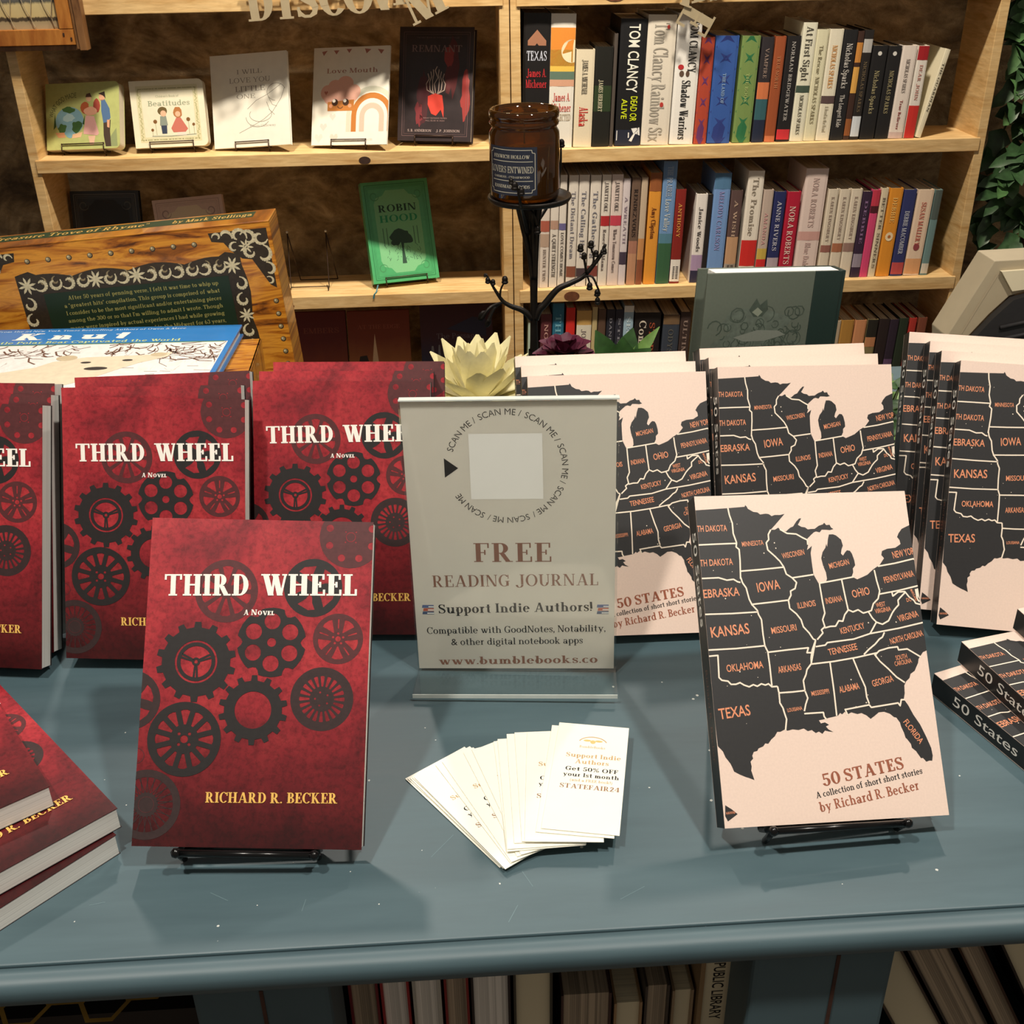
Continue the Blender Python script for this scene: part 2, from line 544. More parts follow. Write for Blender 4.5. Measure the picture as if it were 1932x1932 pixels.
def page_mat(name, rgb, axis='Y', dens=900, dark=.90):
    m, nt, b = nodes_of(name, .85)
    s_ = {'X': (dens, 3, 3), 'Y': (3, dens, 3), 'Z': (3, 3, dens)}[axis]
    n = noise(nt, coords(nt, *s_), 1.0, 2)
    nt.links.new(ramp(nt, n, [(.35, tuple(int(v * dark) for v in rgb)), (.6, rgb)]), b.inputs['Base Color'])
    return m

PAGES = page_mat('white_page_edges', (240, 238, 231))
PAGES_C = page_mat('cream_page_edges', (233, 220, 186))
PAGES_X = page_mat('shelf_page_edges', (226, 212, 182), 'X', 700, .8)
PAGES_W = page_mat('white_shelf_page_edges', (232, 226, 216), 'X', 700, .85)
PAGES_T = page_mat('taupe_page_edges', (178, 160, 136), 'X', 600, .72)

# ---------------------------------------------------------------- the room
mb = MB(); mb.box(-3.2, 2.60, 0, 3.2, 2.72, 3.0, STONE)
tag(mb.build('wall_back'), kind='structure')
FLOOR = wood_mat('brown_floor_boards', (96, 70, 48), (58, 40, 27), 1, 9, 1, .5)
mb = MB(); mb.box(-3.2, -1.4, -.05, 3.2, 2.60, 0, FLOOR)
tag(mb.build('floor'), kind='structure')

# ---------------------------------------------------------------- the two bookcases
def bookcase(name, label, x0, x1, shelves, knots):
    t = thing(name, label, 'bookcase', 'pine bookcases against the stone wall')
    yf, yb, th = 2.35, 2.505, .0195
    for xa, xb in ((x0, x0 + th), (x1 - th, x1)):
        m_ = MB(); m_.box(xa, yf, 0, xb, yb, 1.75, PINE); m_.build('side_panel', t, .0012)
    for i, (z0, z1) in enumerate(shelves):
        m_ = MB(); m_.box(x0 + th * .62, yf - .003, z0, x1 - th * .62, yb - .004, z1, PINE_H)
        o = m_.build('shelf', t, .0012)
        for (k, kx, kz, r, dk) in knots:
            if k == i:
                q = MB()
                q.prism(circ(kx, z0 + (z1 - z0) * kz, r, 16, r * .62), yf - .0036, yf - .0029, KNOT_D if dk else KNOT)
                q.build('knot', o)
    m_ = MB(); m_.box(x0, yf, 1.75, x1, yb, 1.77, PINE_H); m_.build('top_board', t, .0012)
    return t

ZL1, ZL2, ZL3 = .8625, .5635, .272
bookcase('bookcase', 'pine bookcase at the left with face-out books propped on wire easels', -.834, .1345,
         [(.10, .126), (.245, ZL3), (.536, ZL2), (.837, ZL1), (1.127, 1.155), (1.42, 1.446)],
         [(3, -.165, .35, .012, True), (2, -.345, .3, .005, False)])
ZR1, ZR2, ZR3 = .8565, .561, .270
bookcase('bookcase', 'pine bookcase at the right packed with rows of spine-out books', .1365, 1.128,
         [(.10, .126), (.243, ZR3), (.533, ZR2), (.8295, ZR1), (1.125, 1.153), (1.42, 1.446)],
         [(4, .34, .75, .025, False), (2, .262, .45, .017, False)])

# ---------------------------------------------------------------- the display table
t = thing('display_table', 'long teal-grey painted display table standing in front of the bookcases', 'table')
mb = MB(); mb.box(-1.05, .4300, .7780, 1.0, 1.247, T, TEAL); mb.build('tabletop', t, .0012)
mb = MB()
prof = [(.4286, .7992), (.4235, .8000), (.4190, .7992), (.4163, .7968), (.4153, .7935), (.4155, .7885), (.4168, .7838), (.4200, .7796), (.4245, .7778), (.4286, .7775)]
n = len(prof)
mb.add([(x, y, z) for x in (-1.05, 1.0) for y, z in prof],
       [tuple(range(n)), tuple(range(2 * n - 1, n - 1, -1))] + [(i, (i + 1) % n, (i + 1) % n + n, i + n) for i in range(n)], TEAL)
o = mb.build('front_edge', t)
for p in list(o.data.polygons)[2:]:
    p.use_smooth = True
mb = MB(); mb.box(-1.05, .4286, .7775, 1.0, .4300, .7975, GROOVE); mb.build('edge_seam', t)
for xa, xb, gx in ((-.1625, -.0855, -.1235), (.1570, .2400, .2060), (-1.04, -.96, -1.0), (.91, .99, .95)):
    mb = MB()
    mb.box(xa, .4262, 0, xb, .470, .7775, TEAL)
    o = mb.build('post', t, .003)
    g = MB(); g.box(gx - .0011, .4256, .02, gx + .0011, .4272, .772, RUST); g.build('groove', o)
for xa in (-1.04, .91):
    mb = MB(); mb.box(xa, 1.16, 0, xa + .08, 1.24, .775, TEAL); mb.build('rear_leg', t, .003)
mb = MB(); mb.box(-1.04, .470, .510, .99, 1.16, .530, TEAL); mb.build('lower_shelf', t, .002)
mb = MB(); mb.box(-1.04, .80, .530, .99, .81, .775, GROOVE); mb.build('divider_board', t)
mb = MB()
PAINT_CHIP = mat('paint_chips', (205, 208, 202), .6)
SCRATCH = mat('faint_scratch', (98, 122, 128), .5)
rr = random.Random(3)
for k in range(70):
    x, y, r = rr.uniform(-.3, .34), rr.uniform(.44, .66), rr.choice((.0004, .0005, .0007, .001))
    mb.poly([(x + r * math.cos(a) * rr.uniform(.7, 1.3), y + r * math.sin(a) * rr.uniform(.7, 1.3), T + .00012) for a in (0, 1.2, 2.4, 3.6, 4.9)], PAINT_CHIP)
for x, y, a, l in ((-.02, .50, .9, .05), (.03, .47, 2.0, .03), (-.1, .46, 1.4, .02), (.09, .455, .5, .04), (-.15, .47, 2.6, .03), (.02, .445, 1.1, .03), (-.22, .47, .2, .02)):
    d = Vector((math.cos(a), math.sin(a))) * l * .22; nn = Vector((-d.y, d.x)).normalized() * .0002
    mb.poly([(x - d.x - nn.x, y - d.y - nn.y, T + .0001), (x + d.x - nn.x, y + d.y - nn.y, T + .0001), (x + d.x + nn.x, y + d.y + nn.y, T + .0001), (x - d.x + nn.x, y - d.y + nn.y, T + .0001)], SCRATCH)
tag(mb.build('paint_wear', t), kind='stuff')

# ---------------------------------------------------------------- wire easels
def easel(X, label, t_book, hw, lip, r, m, zt, back=.11, group=None, rail=True, up=None):
    """X = frame of the board it carries; the feet reach down to the level zt"""
    root = thing('book_easel', label, 'book easel', group)
    inv = X.inverted()
    fr = MB()
    def down(p):
        q = X @ Vector(p); q.z = zt + r
        return q
    tips = []
    for s_ in (-1, 1):
        a = X @ Vector((s_ * hw, -.0015 - r, lip)); b_ = X @ Vector((s_ * hw, -.0015 - r, -r - .0006))
        c = X @ Vector((s_ * hw, t_book + r + .001, -r - .0006)); d = X @ Vector((s_ * hw, t_book + r + .001, back))
        if c.z < zt + r: c.z = zt + r
        if b_.z < zt + r: b_.z = zt + r
        e = d.copy(); e += Vector((0, 1, 0)) * back * .55; e.z = zt + r
        f = b_.copy(); f.y += .012; f.z = zt + r
        fr.tube([f, b_, a] if (b_ - f).length > .003 else [b_, a], r, m, 8)
        fr.tube([b_, c], r, m, 8)
        fr.tube([c, d], r, m, 8)
        fr.tube([d, e], r, m, 8)
        if not rail:
            fr.blob(a, r * 1.8, r * 1.8, r * 1.8, m, 8)
        tips.append((a, c, d, e))
    fr.tube([tips[0][2], tips[1][2]], r, m, 8)
    fr.tube([tips[0][1], tips[1][1]], r, m, 8)
    fr.build('wire_frame', root)
    if rail:
        q = MB(); q.tube([tips[0][0], tips[1][0]], r, m, 8)
        for s_ in (0, 1):
            q.blob(tips[s_][0], r * 1.5, r * 1.5, r * 1.5, m, 8)
        q.build('front_rail', root)
    return root

# ---------------------------------------------------------------- books
def paperback(name, label, cat, X, wd, h, t, front, spine, pages, art=(), sart=(), back=None, group=None, bt=.0004, over=0.0, rnd=0):
    """front cover on -y, spine at -x; art = (polygons mm, material, layer) on the front, sart the same on the spine (x across, y up)"""
    root = thing(name, label, cat, group, X)
    W, Hh = wd * 1000, h * 1000
    m = MB()
    back = back or spine
    x0, x1 = -wd / 2, wd / 2
    def board(y0, y1, mt):
        if rnd:
            o_ = [(x0, 0), (x1 - rnd, 0)] + [(x1 - rnd + rnd * math.sin(a), rnd - rnd * math.cos(a)) for a in (.4, .8, 1.2)] + [(x1, rnd), (x1, h - rnd)] + \
                 [(x1 - rnd + rnd * math.cos(a), h - rnd + rnd * math.sin(a)) for a in (.4, .8, 1.2)] + [(x1 - rnd, h), (x0, h)]
            m.prism(o_, y0, y1, mt)
        else:
            m.box(x0, y0, 0, x1, y1, h, mt)
    board(0, bt, front)
    board(t - bt, t, back)
    m.box(x0, bt, 0, x0 + bt, t - bt, h, spine)
    for ps, mt, ly in art:
        printed(m, ps, mt, ly, W, Hh)
    for ps, mt, ly in sart:
        for i, q in enumerate(ps):
            q = clip(q, 0, 0, t * 1000, Hh)
            if len(q) > 2:
                m.poly([(x0 - ly * LAY - (i % 9) * 3e-6, t - x_ / 1000, z_ / 1000) for x_, z_ in q], mt)
    m.build('cover', root)
    p = MB()
    ins = .0008 + over
    if rnd:
        r_ = rnd
        o_ = [(x0 + bt, over), (x1 - r_, over + .0003)] + [(x1 - .0006 - r_ + r_ * math.sin(a), .0003 + r_ - r_ * math.cos(a)) for a in (.4, .8, 1.2)] + [(x1 - .0006, r_), (x1 - .0006, h - r_)] + \
             [(x1 - .0006 - r_ + r_ * math.cos(a), h - .0003 - r_ + r_ * math.sin(a)) for a in (.4, .8, 1.2)] + [(x1 - r_, h - .0003), (x0 + bt, h - .0003)]
        p.prism(o_, bt, t - bt, pages)
    else:
        p.box(x0 + bt, bt, .0003 + over, x1 - ins, t - bt, h - .0003 - over, pages)
    p.build('page_block', root)
    return root

# ---------------------------------------------------------------- the red novel with gears and wheels
def red_mat():
    m, nt, b = nodes_of('red_grunge_print', .42)
    v = coords(nt, 1, 1, 1)
    n1 = noise(nt, v, 22, 6, .5, .65)
    n2 = noise(nt, v, 240, 5, .2, .7)
    c = ramp(nt, n1, [(.28, (104, 26, 34)), (.48, (156, 36, 46)), (.7, (184, 54, 58))])
    c2 = ramp(nt, n2, [(.3, (150, 140, 140)), (.55, (255, 255, 255))])
    c3 = mixc(nt, .75, c, c2, 'MULTIPLY')
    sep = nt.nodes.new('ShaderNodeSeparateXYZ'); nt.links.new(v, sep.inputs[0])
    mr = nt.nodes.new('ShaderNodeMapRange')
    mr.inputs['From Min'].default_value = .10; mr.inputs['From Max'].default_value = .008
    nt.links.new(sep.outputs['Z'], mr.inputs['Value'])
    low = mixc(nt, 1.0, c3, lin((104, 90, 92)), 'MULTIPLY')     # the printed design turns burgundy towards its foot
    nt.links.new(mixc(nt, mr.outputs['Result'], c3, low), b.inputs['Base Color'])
    return m
RED = red_mat()
GEAR = mat('gear_black_print', (33, 30, 30), .5, 0, .12, 300)
GEAR2 = mat('gear_brown_print', (50, 34, 34), .5, 0, .15, 300)
GEAR3 = mat('gear_faded_print', (82, 36, 38), .5, 0, .15, 300)
SPINE_TW = mat('novel_spine', (36, 26, 27), .45)
WHITE_INK = mat('white_lettering', (246, 242, 232), .5, 0, .02)
GOLD_INK = mat('gold_lettering', (233, 186, 96), .4, 0, .12, 300)

def rot(ps, cx, cy, a):
    ca, sa = math.cos(a), math.sin(a)
    return [(cx + (x - cx) * ca - (y - cy) * sa, cy + (x - cx) * sa + (y - cy) * ca) for x, y in ps]

def gear_outline(cx, cy, ro, ri, n, a0=0.0):
    out = []
    for k in range(n):
        for f, r in ((-.25, ri), (-.17, ro), (.17, ro), (.25, ri)):
            a = a0 + 2 * math.pi * (k + f) / n
            out.append((cx + r * math.cos(a), cy + r * math.sin(a)))
    return out

def petal(cx, cy, r0, r1, a, w0, w1):
    """a window in a wheel: from radius r0 to r1 about angle a, half widths w0, w1"""
    c, s_ = math.cos(a), math.sin(a)
    pts = [(r0, -w0), (r0 + (r1 - r0) * .5, -(w0 + w1) / 2 * 1.05), (r1 - w1 * .25, -w1), (r1, -w1 * .45), (r1, w1 * .45), (r1 - w1 * .25, w1), (r0 + (r1 - r0) * .5, (w0 + w1) / 2 * 1.05), (r0, w0)]
    return [(cx + x * c - y * s_, cy + x * s_ + y * c) for x, y in pts]

TWW, TWH, TWT = 135.5, 195.5, .0152
def novel_art():
    k = TWW / 139.0; kz = TWH / 200.0
    A = []
    def put(ps, m, ly):
        A.append(([[(x * k, y * kz) for x, y in q] for q in ps], m, ly))
    pi = math.pi
    # top right disc with round holes
    c = (125.1, 190.2)
    put(fill(circ(*c, 19.6, 40), [circ(c[0] + 14.3 * math.cos(a), c[1] + 14.3 * math.sin(a), 2.3, 14) for a in [pi / 8 + 2 * pi * q / 8 for q in range(8)]] + [circ(c[0] + 4.6 * math.cos(a), c[1] + 4.6 * math.sin(a), .5, 8) for a in [pi / 4 + pi / 2 * q for q in range(4)]]), GEAR3, 1)
    put(strip(circ(*c, 2.9, 20) + [circ(*c, 2.9, 20)[0]], .35), RED, 2)
    # wheel behind the first word
    c = (48.9, 154.9)
    put(fill(circ(*c, 19.6, 44), [petal(c[0], c[1], 4.6, 15.6, 2 * pi * q / 10 + .3, .5, 3.3) for q in range(10)]), GEAR3, 1)
    # bladed wheel behind the second word
    c = (102.8, 157.9)
    bl = []
    for q in range(5):
        a = 2 * pi * q / 5 + .5
        pts = [(3.6, a), (8, a - .12), (13.8, a - .30), (14.2, a + .25), (13.6, a + .55), (9.5, a + .42), (6, a + .38)]
        bl.append([(c[0] + r * math.cos(b), c[1] + r * math.sin(b)) for r, b in pts])
    put(fill(circ(*c, 18.2, 44), bl), GEAR, 1)
    # five spoked wheel
    c = (119.6, 126.6)
    hs = []
    for q in range(5):
        a = 2 * pi * q / 5 + pi / 2 + pi / 5
        hs.append(petal(c[0], c[1], 4.6, 12.6, a, .3, 3.6))
        hs.append(petal(c[0], c[1], 6.4, 12.2, a + pi / 5, .35, .45))
    hs += [circ(c[0] + 3.3 * math.cos(2 * pi * q / 5 + pi / 2), c[1] + 3.3 * math.sin(2 * pi * q / 5 + pi / 2), .75, 10) for q in range(5)] + [circ(*c, 1.7, 14)]
    put(fill(circ(*c, 15.6, 40), hs), GEAR3, 1)
    # many spoked wheel
    c = (111.1, 89.6)
    put(fill(circ(*c, 19.4, 48), [petal(c[0], c[1], 7.6, 14.0, 2 * pi * q / 20, .55, 1.25) for q in range(20)] + [circ(c[0] + 4.2 * math.cos(2 * pi * q / 5 + .6), c[1] + 4.2 * math.sin(2 * pi * q / 5 + .6), .65, 10) for q in range(5)]), GEAR2, 1)
    # gear with a steering wheel
    c = (32.5, 110.9)
    put(fill(gear_outline(*c, 24.6, 21.2, 14, pi / 2), [circ(*c, 13.1, 40)]), GEAR, 3)
    put(fill(circ(*c, 11.9, 40), [circ(*c, 9.6, 40)]), GEAR, 3)
    for a in (pi / 2 + pi, pi / 2 + pi - 1.95, pi / 2 + pi + 1.95):
        q = [rot([(c[0] + 1.0, c[1] - .9), (c[0] + 9.9, c[1] - 1.7), (c[0] + 9.9, c[1] - .35), (c[0] + 5, c[1] - .1), (c[0] + 5, c[1] + .1), (c[0] + 9.9, c[1] + .35), (c[0] + 9.9, c[1] + 1.7), (c[0] + 1.0, c[1] + .9)], c[0], c[1], a)]
        put([t_ for p in q for t_ in fill(p)], GEAR, 3)
    put(fill(circ(*c, 2.6, 16), [circ(*c, 1.2, 12)]), GEAR, 3)
    # revolver cylinder
    c = (78.5, 123.7)
    out = []
    for q in range(6):
        a = 2 * pi * q / 6 + pi / 2
        for f in (-.34, -.2, 0, .2, .34): out.append((c[0] + 21.4 * math.cos(a + f), c[1] + 21.4 * math.sin(a + f)))
        b = a + pi / 6
        for f, r in ((-.1, 19.0), (0, 18.0), (.1, 19.0)): out.append((c[0] + r * math.cos(b + f), c[1] + r * math.sin(b + f)))
    put(fill(out, [circ(c[0] + 13.0 * math.cos(2 * pi * q / 6 + pi / 2), c[1] + 13.0 * math.sin(2 * pi * q / 6 + pi / 2), 5.0, 22) for q in range(6)] + [circ(*c, 2.8, 18)]), GEAR, 3)
    # ring gear
    c = (69.1, 82.2)
    put(fill(gear_outline(*c, 21.2, 17.9, 14, pi / 2), [circ(*c, 11.3, 40)]), GEAR, 4)
    # big alloy wheel
    c = (27.9, 63.9)
    hs = []
    for q in range(12):
        hs.append(petal(c[0], c[1], 8.8, 17.8, 2 * pi * q / 12, .7, 2.9))
    hs += [circ(c[0] + 4.5 * math.cos(pi / 4 + pi / 2 * q), c[1] + 4.5 * math.sin(pi / 4 + pi / 2 * q), 1.0, 10) for q in range(4)] + [circ(*c, 2.4, 16)]
    put(fill(circ(*c, 22.5, 48), hs), GEAR, 4)
    # wheel cut by the left edge
    c = (-6.1, 86.9)
    put(fill(circ(*c, 18.0, 44), [petal(c[0], c[1], 5.5, 13.6, 2 * pi * q / 5 + .35, .8, 5.6) for q in range(5)]), GEAR2, 2)
    # wire wheel in the lower left corner
    c = (7.2, 24.5)
    put(fill(circ(*c, 20.8, 48), [circ(*c, 16.3, 44)]), GEAR2, 2)
    put(fill(circ(*c, 7.2, 28)), GEAR2, 2)
    for q in range(22):
        a = 2 * pi * q / 22
        for d in (-.17, .17):
            put(strip([(c[0] + 6.5 * math.cos(a), c[1] + 6.5 * math.sin(a)), (c[0] + 16.6 * math.cos(a + d), c[1] + 16.6 * math.sin(a + d))], .42), GEAR2, 2)
    put(strip(circ(*c, 4.7, 28) + [circ(*c, 4.7, 28)[0]], .35), GEAR3, 3)
    put(strip(circ(-.3, 53.5, 4.4, 24) + [circ(-.3, 53.5, 4.4, 24)[0]], .4), GEAR3, 2)
    # lettering
    put(place(serif('THIRD', .25, .075, .06), 10.3, 151.2, 13.4, 52.3, 1.2, 'l'), WHITE_INK, 6)
    put(place(serif('WHEEL', .25, .075, .06), 70.3, 152.5, 13.4, 60, 1.0, 'l'), WHITE_INK, 6)
    put(place(serif('A', .25, .09), 60.4, 140.2, 3.3, 3.0, 0, 'l'), WHITE_INK, 6)
    put(place(serif('N', .25, .09), 65.0, 140.3, 3.4, 3.6, 0, 'l'), WHITE_INK, 6)
    put(place(serif('OVEL', .27, .1), 69.1, 140.4, 2.6, 10.2, 0, 'l'), WHITE_INK, 6)
    put(place(serif('RICHARD', .22, .07, .06), 43.0, 26.4, 6.2, 36.8, .5, 'l'), GOLD_INK, 6)
    put(place(serif('R.', .22, .07, .06), 82.4, 26.7, 6.2, 7.2, .5, 'l'), GOLD_INK, 6)
    put(place(serif('BECKER', .22, .07, .06), 92.6, 26.9, 6.2, 30.6, .5, 'l'), GOLD_INK, 6)
    return A
NOVEL_ART = novel_art()
NOVEL_S = [(place(sans('THIRD WHEEL'), 8.0 - 1.6, 120, 3.6, 60, -90), WHITE_INK, 1)]

TWX = pose(-.1347, .4894, .8179, -1.8, 36.8, -2.8)
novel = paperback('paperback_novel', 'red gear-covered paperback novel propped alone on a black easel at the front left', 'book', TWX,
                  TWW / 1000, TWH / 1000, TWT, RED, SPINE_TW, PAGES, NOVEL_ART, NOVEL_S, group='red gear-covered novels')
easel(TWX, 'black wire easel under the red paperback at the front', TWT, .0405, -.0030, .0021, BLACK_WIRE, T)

NG = 'red gear-covered novels'
for X, lab in (
    (pose(-.2329, .6930, .8110, -4.6, 24.0, -1.3), 'front red novel of the middle red row, directly behind the propped red novel'),
    (pose(-.2340, .7200, .8092, -2.3, 23.8, -.3), 'second red novel of the middle red row, only its top strip showing'),
    (pose(-.2275, .7460, .8087, -1.2, 24.8, .65), 'rearmost red novel of the middle red row'),
    (pose(-.0950, .7185, .8084, -2.8, 24.4, -1.3), 'front red novel of the row right beside the clear sign'),
    (pose(-.0909, .7388, .8085, -1.8, 24.4, -1.2), 'second red novel of the row beside the clear sign'),
    (pose(-.0822, .7580, .8085, -1.6, 24.5, -1.2), 'rearmost red novel of the row beside the clear sign'),
    (pose(-.3825, .6970, .8120, -7.4, 25.2, -.8), 'front red novel of the row cut off by the left edge'),
    (pose(-.3810, .7190, .8100, -6.5, 24.8, -.5), 'second red novel of the row cut off by the left edge'),
    (pose(-.3830, .7400, .8100, -6.0, 24.4, -.4), 'rearmost red novel of the row cut off by the left edge')):
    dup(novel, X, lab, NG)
def corner(bx, by, ang, wd, side):
    """flat() frame of a lying book from one of its corners: side br = lower right, tl = upper left of the cover"""
    a = Vector((math.cos(R(ang)), math.sin(R(ang)))); u = Vector((-a.y, a.x))
    return a, u
for (bx, by, z, ang, lab) in ((-.2138, .5148, T + 2 * TWT + .0006, 41, 'red novel lying second in the stack at the lower left'),
                              (-.2518, .5194, T + 3 * TWT + .0012, 35, 'topmost red novel of the lying stack at the lower left'),
                              (-.2160, .5090, T + TWT, 45.5, 'bottom red novel of the lying stack at the lower left, mostly hidden')):
    a = Vector((math.cos(R(ang)), math.sin(R(ang))))
    p = Vector((bx, by)) - a * TWW / 2000
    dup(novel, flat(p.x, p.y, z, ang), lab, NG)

# ---------------------------------------------------------------- the map-covered story collection
LAND = [-15,1936,211,1945,321,1951,326,1962,335,1951,341,1937,374,1916,401,1912,417,1898,435,1900,453,1902,473,1899,491,1885,512,1892,546,1891,577,1897,542,1862,505,1825,475,1797,502,1796,526,1809,538,1795,574,1783,603,1806,624,1814,648,1845,668,1864,683,1866,668,1841,656,1824,677,1810,701,1806,718,1792,740,1794,763,1794,792,1813,821,1822,831,1832,843,1816,865,1818,873,1799,887,1789,863,1783,839,1786,809,1787,794,1770,770,1777,754,1771,731,1752,708,1732,713,1702,697,1659,714,1670,732,1685,719,1639,719,1579,721,1503,729,1484,750,1438,797,1452,806,1471,804,1511,791,1551,784,1604,798,1643,819,1669,828,1695,832,1675,842,1722,853,1755,880,1755,899,1747,929,1719,936,1679,924,1655,917,1629,929,1615,945,1636,959,1649,978,1645,989,1626,999,1583,1001,1550,983,1531,982,1505,969,1479,1003,1460,1045,1476,1074,1488,1115,1520,1164,1549,1197,1590,1182,1611,1190,1637,1226,1650,1281,1655,1319,1678,1316,1705,1302,1724,1315,1748,1340,1777,1395,1800,1399,1530,1424,1161,1445,1032,1406,1028,1395,995,1370,986,1354,967,1335,944,1328,919,1314,897,1300,873,1270,855,1260,830,1235,810,1220,786,1216,738,1205,702,1229,663,1253,606,1289,543,1317,468,1339,400,1342,354,1334,324,1316,326,1297,320,1278,343,1265,343,1239,387,1216,407,1213,431,1192,462,1184,469,1178,500,1165,537,1161,562,1142,593,1127,597,1104,618,1069,632,1034,630,1005,610,977,593,954,615,923,631,897,626,859,638,832,626,819,644,800,629,788,638,773,622,740,616,708,611,677,604,648,600,659,581,685,586,709,570,688,561,703,542,731,526,704,530,679,537,661,518,640,533,620,525,597,544,571,539,547,556,514,548,477,554,444,547,429,556,399,543,380,544,361,518,338,501,316,476,297,479,283,462,253,452,243,437,221,433,209,410,213,394,195,377,199,348,194,324,208,268,176,282,158,288,123,304,88,324,80,348,70,372,44,409,31,445,3,477,-12,1117]
LINES = [[211,1945,216,1900,230,1846,229,1780,245,1720],[-2,1713,109,1715,245,1716],[245,1720,239,1693,257,1676,256,1607,247,1490],[-2,1500,108,1501,159,1484,202,1488,227,1471,244,1467],[252,1538,381,1544,534,1554],[475,1797,456,1767,455,1733,437,1714,442,1667,483,1626,512,1593,534,1554],[248,1503,257,1464,277,1431,289,1360,305,1320],[299,1326,424,1335,536,1344],[534,1554,545,1509,579,1485,605,1454,591,1416,560,1401,560,1375,540,1344],[579,1484,720,1500],[0,1275,170,1274,339,1278],[305,1323,334,1287,338,1262,354,1229],[354,1229,354,1140,358,1064],[-1,1055,174,1057,358,1067],[540,1344,543,1292,582,1256,607,1219,617,1174,649,1135,671,1096,686,1089],[373,1026,507,1036,634,1043,621,1013,654,1012],[358,1067,373,1029,376,939,376,821],[-2,1017,56,1020,50,885,66,868,104,861,121,841,152,840,178,849,202,833,233,821,260,833,284,822,311,836,335,827,356,834,375,815,411,816],[411,816,416,776,503,778,583,783],[416,782,415,715,431,684,437,653,446,616,432,550],[686,1089,656,1027,643,977,642,946,609,910,599,879,578,843,581,783,594,737,577,701,563,659],[561,644,682,646,684,622,696,603],[753,1440,758,1342,765,1254,746,1214,755,1169,730,1150,738,1131,696,1091],[900,1468,909,1363,919,1265],[753,1444,862,1459,982,1477],[754,1162,792,1170,825,1170,849,1203,875,1199,893,1240,920,1269,948,1255,983,1267,1014,1245,1041,1251,1069,1259,1088,1302,1123,1332,1140,1381,1129,1447,1122,1516],[681,1048,744,1055,759,1070,932,1085,1042,1115,1233,1141,1429,1177],[639,942,783,952,937,971,1072,994],[686,1089,673,1049,639,942],[1048,1254,1069,1212,1092,1185,1042,1115],[1092,1185,1130,1170,1173,1191,1205,1241,1224,1263,1252,1288,1252,1318,1272,1337,1304,1364],[1137,1361,1268,1380,1405,1407],[1219,1371,1222,1345,1260,1370,1305,1371,1329,1335,1356,1314,1366,1294,1409,1282],[1149,1539,1266,1555,1393,1580,1413,1550,1413,1510],[1136,1119,1119,1090,1097,1078,1066,1048,1022,1018,985,987],[1053,978,1087,1006,1149,1021,1209,1026,1213,1006,1270,1010,1352,956],[1053,985,1084,939,1130,893,1176,840,1226,803],[761,949,764,822,765,760,764,622],[911,968,942,863,968,787,969,725,980,685],[820,656,979,678,990,662,1165,681,1176,663,1188,700,1210,699],[821,661,834,623],[535,1798,579,1770,638,1764,676,1740,707,1723,706,1692],[1400,1398,1408,1319,1418,1253],[1377,1385,1381,1320,1392,1303]]
LAB = [('TH DAKOTA',95,1817,197,46,0),('TH DAKOTA',102,1599,216,49,1),('EBRASKA',116,1407,235,61,2),('KANSAS',147,1171,250,74,4),('OKLAHOMA',218,946,238,51,4),('TEXAS',125,675,201,74,5),('MINNESOTA',348,1713,143,36,3),('IOWA',420,1439,151,69,7),('WISCONSIN',603,1636,151,41,9),('MICHIGAN',895,1563,137,41,11),('ILLINOIS',653,1314,121,43,7),('INDIANA',834,1337,113,43,8),('OHIO',1014,1377,120,56,10),('MISSOURI',490,1166,166,46,6),('ARKANSAS',499,923,152,46,6),('LOUISIANA',504,674,97,26,6),('MISSISSIPPI',676,768,116,33,6),('ALABAMA',864,788,134,46,9),('GEORGIA',1083,820,144,46,12),('FLORIDA',1240,505,166,43,-57),('TENNESSEE',852,1025,194,46,9),('KENTUCKY',931,1153,165,43,11),('WEST',1134,1295,64,33,8),('VIRGINIA',1144,1260,109,33,8),('VIRGINIA',1303,1215,142,46,13),('NORTH CAROLINA',1275,1084,229,43,12),('SOUTH',1224,962,77,33,8),('CAROLINA',1231,929,116,33,9),('PENNSYLVANIA',1278,1468,210,46,11),('NEW YOR',1328,1620,150,51,10),('DC',1323,1319,32,28,10),('MARYLAND',1361,1347,81,18,-70),('HAWAII',42,88,55,18,4)]
HAW = [14,133,51,108,85,78,51,57,22,39,8,71]
DEL = [1374,1383,1400,1391,1413,1266,1405,1299,1382,1346]

S5W, S5H, S5T = 139.5, 202.7, .0172
CREAM = mat('cream_cover_stock', (230, 207, 192), .5, 0, .035, 700)
LAND_INK = mat('black_map_print', (37, 37, 38), .5, 0, .08, 500)
CREAM_INK = mat('cream_map_lines', (240, 226, 206), .5, 0, .02)
COPPER_INK = mat('copper_lettering', (224, 146, 108), .4, 0, .08, 300)
ROSE_INK = mat('rose_foil_lettering', (178, 108, 84), .32, .35, .15, 60)
BLACK_INK = mat('black_lettering', (26, 25, 25), .5, 0, .05)
SPINE_S5 = mat('black_spine', (30, 30, 30), .42)
DIM_INK = mat('brown_spine_lettering', (104, 72, 58), .45)

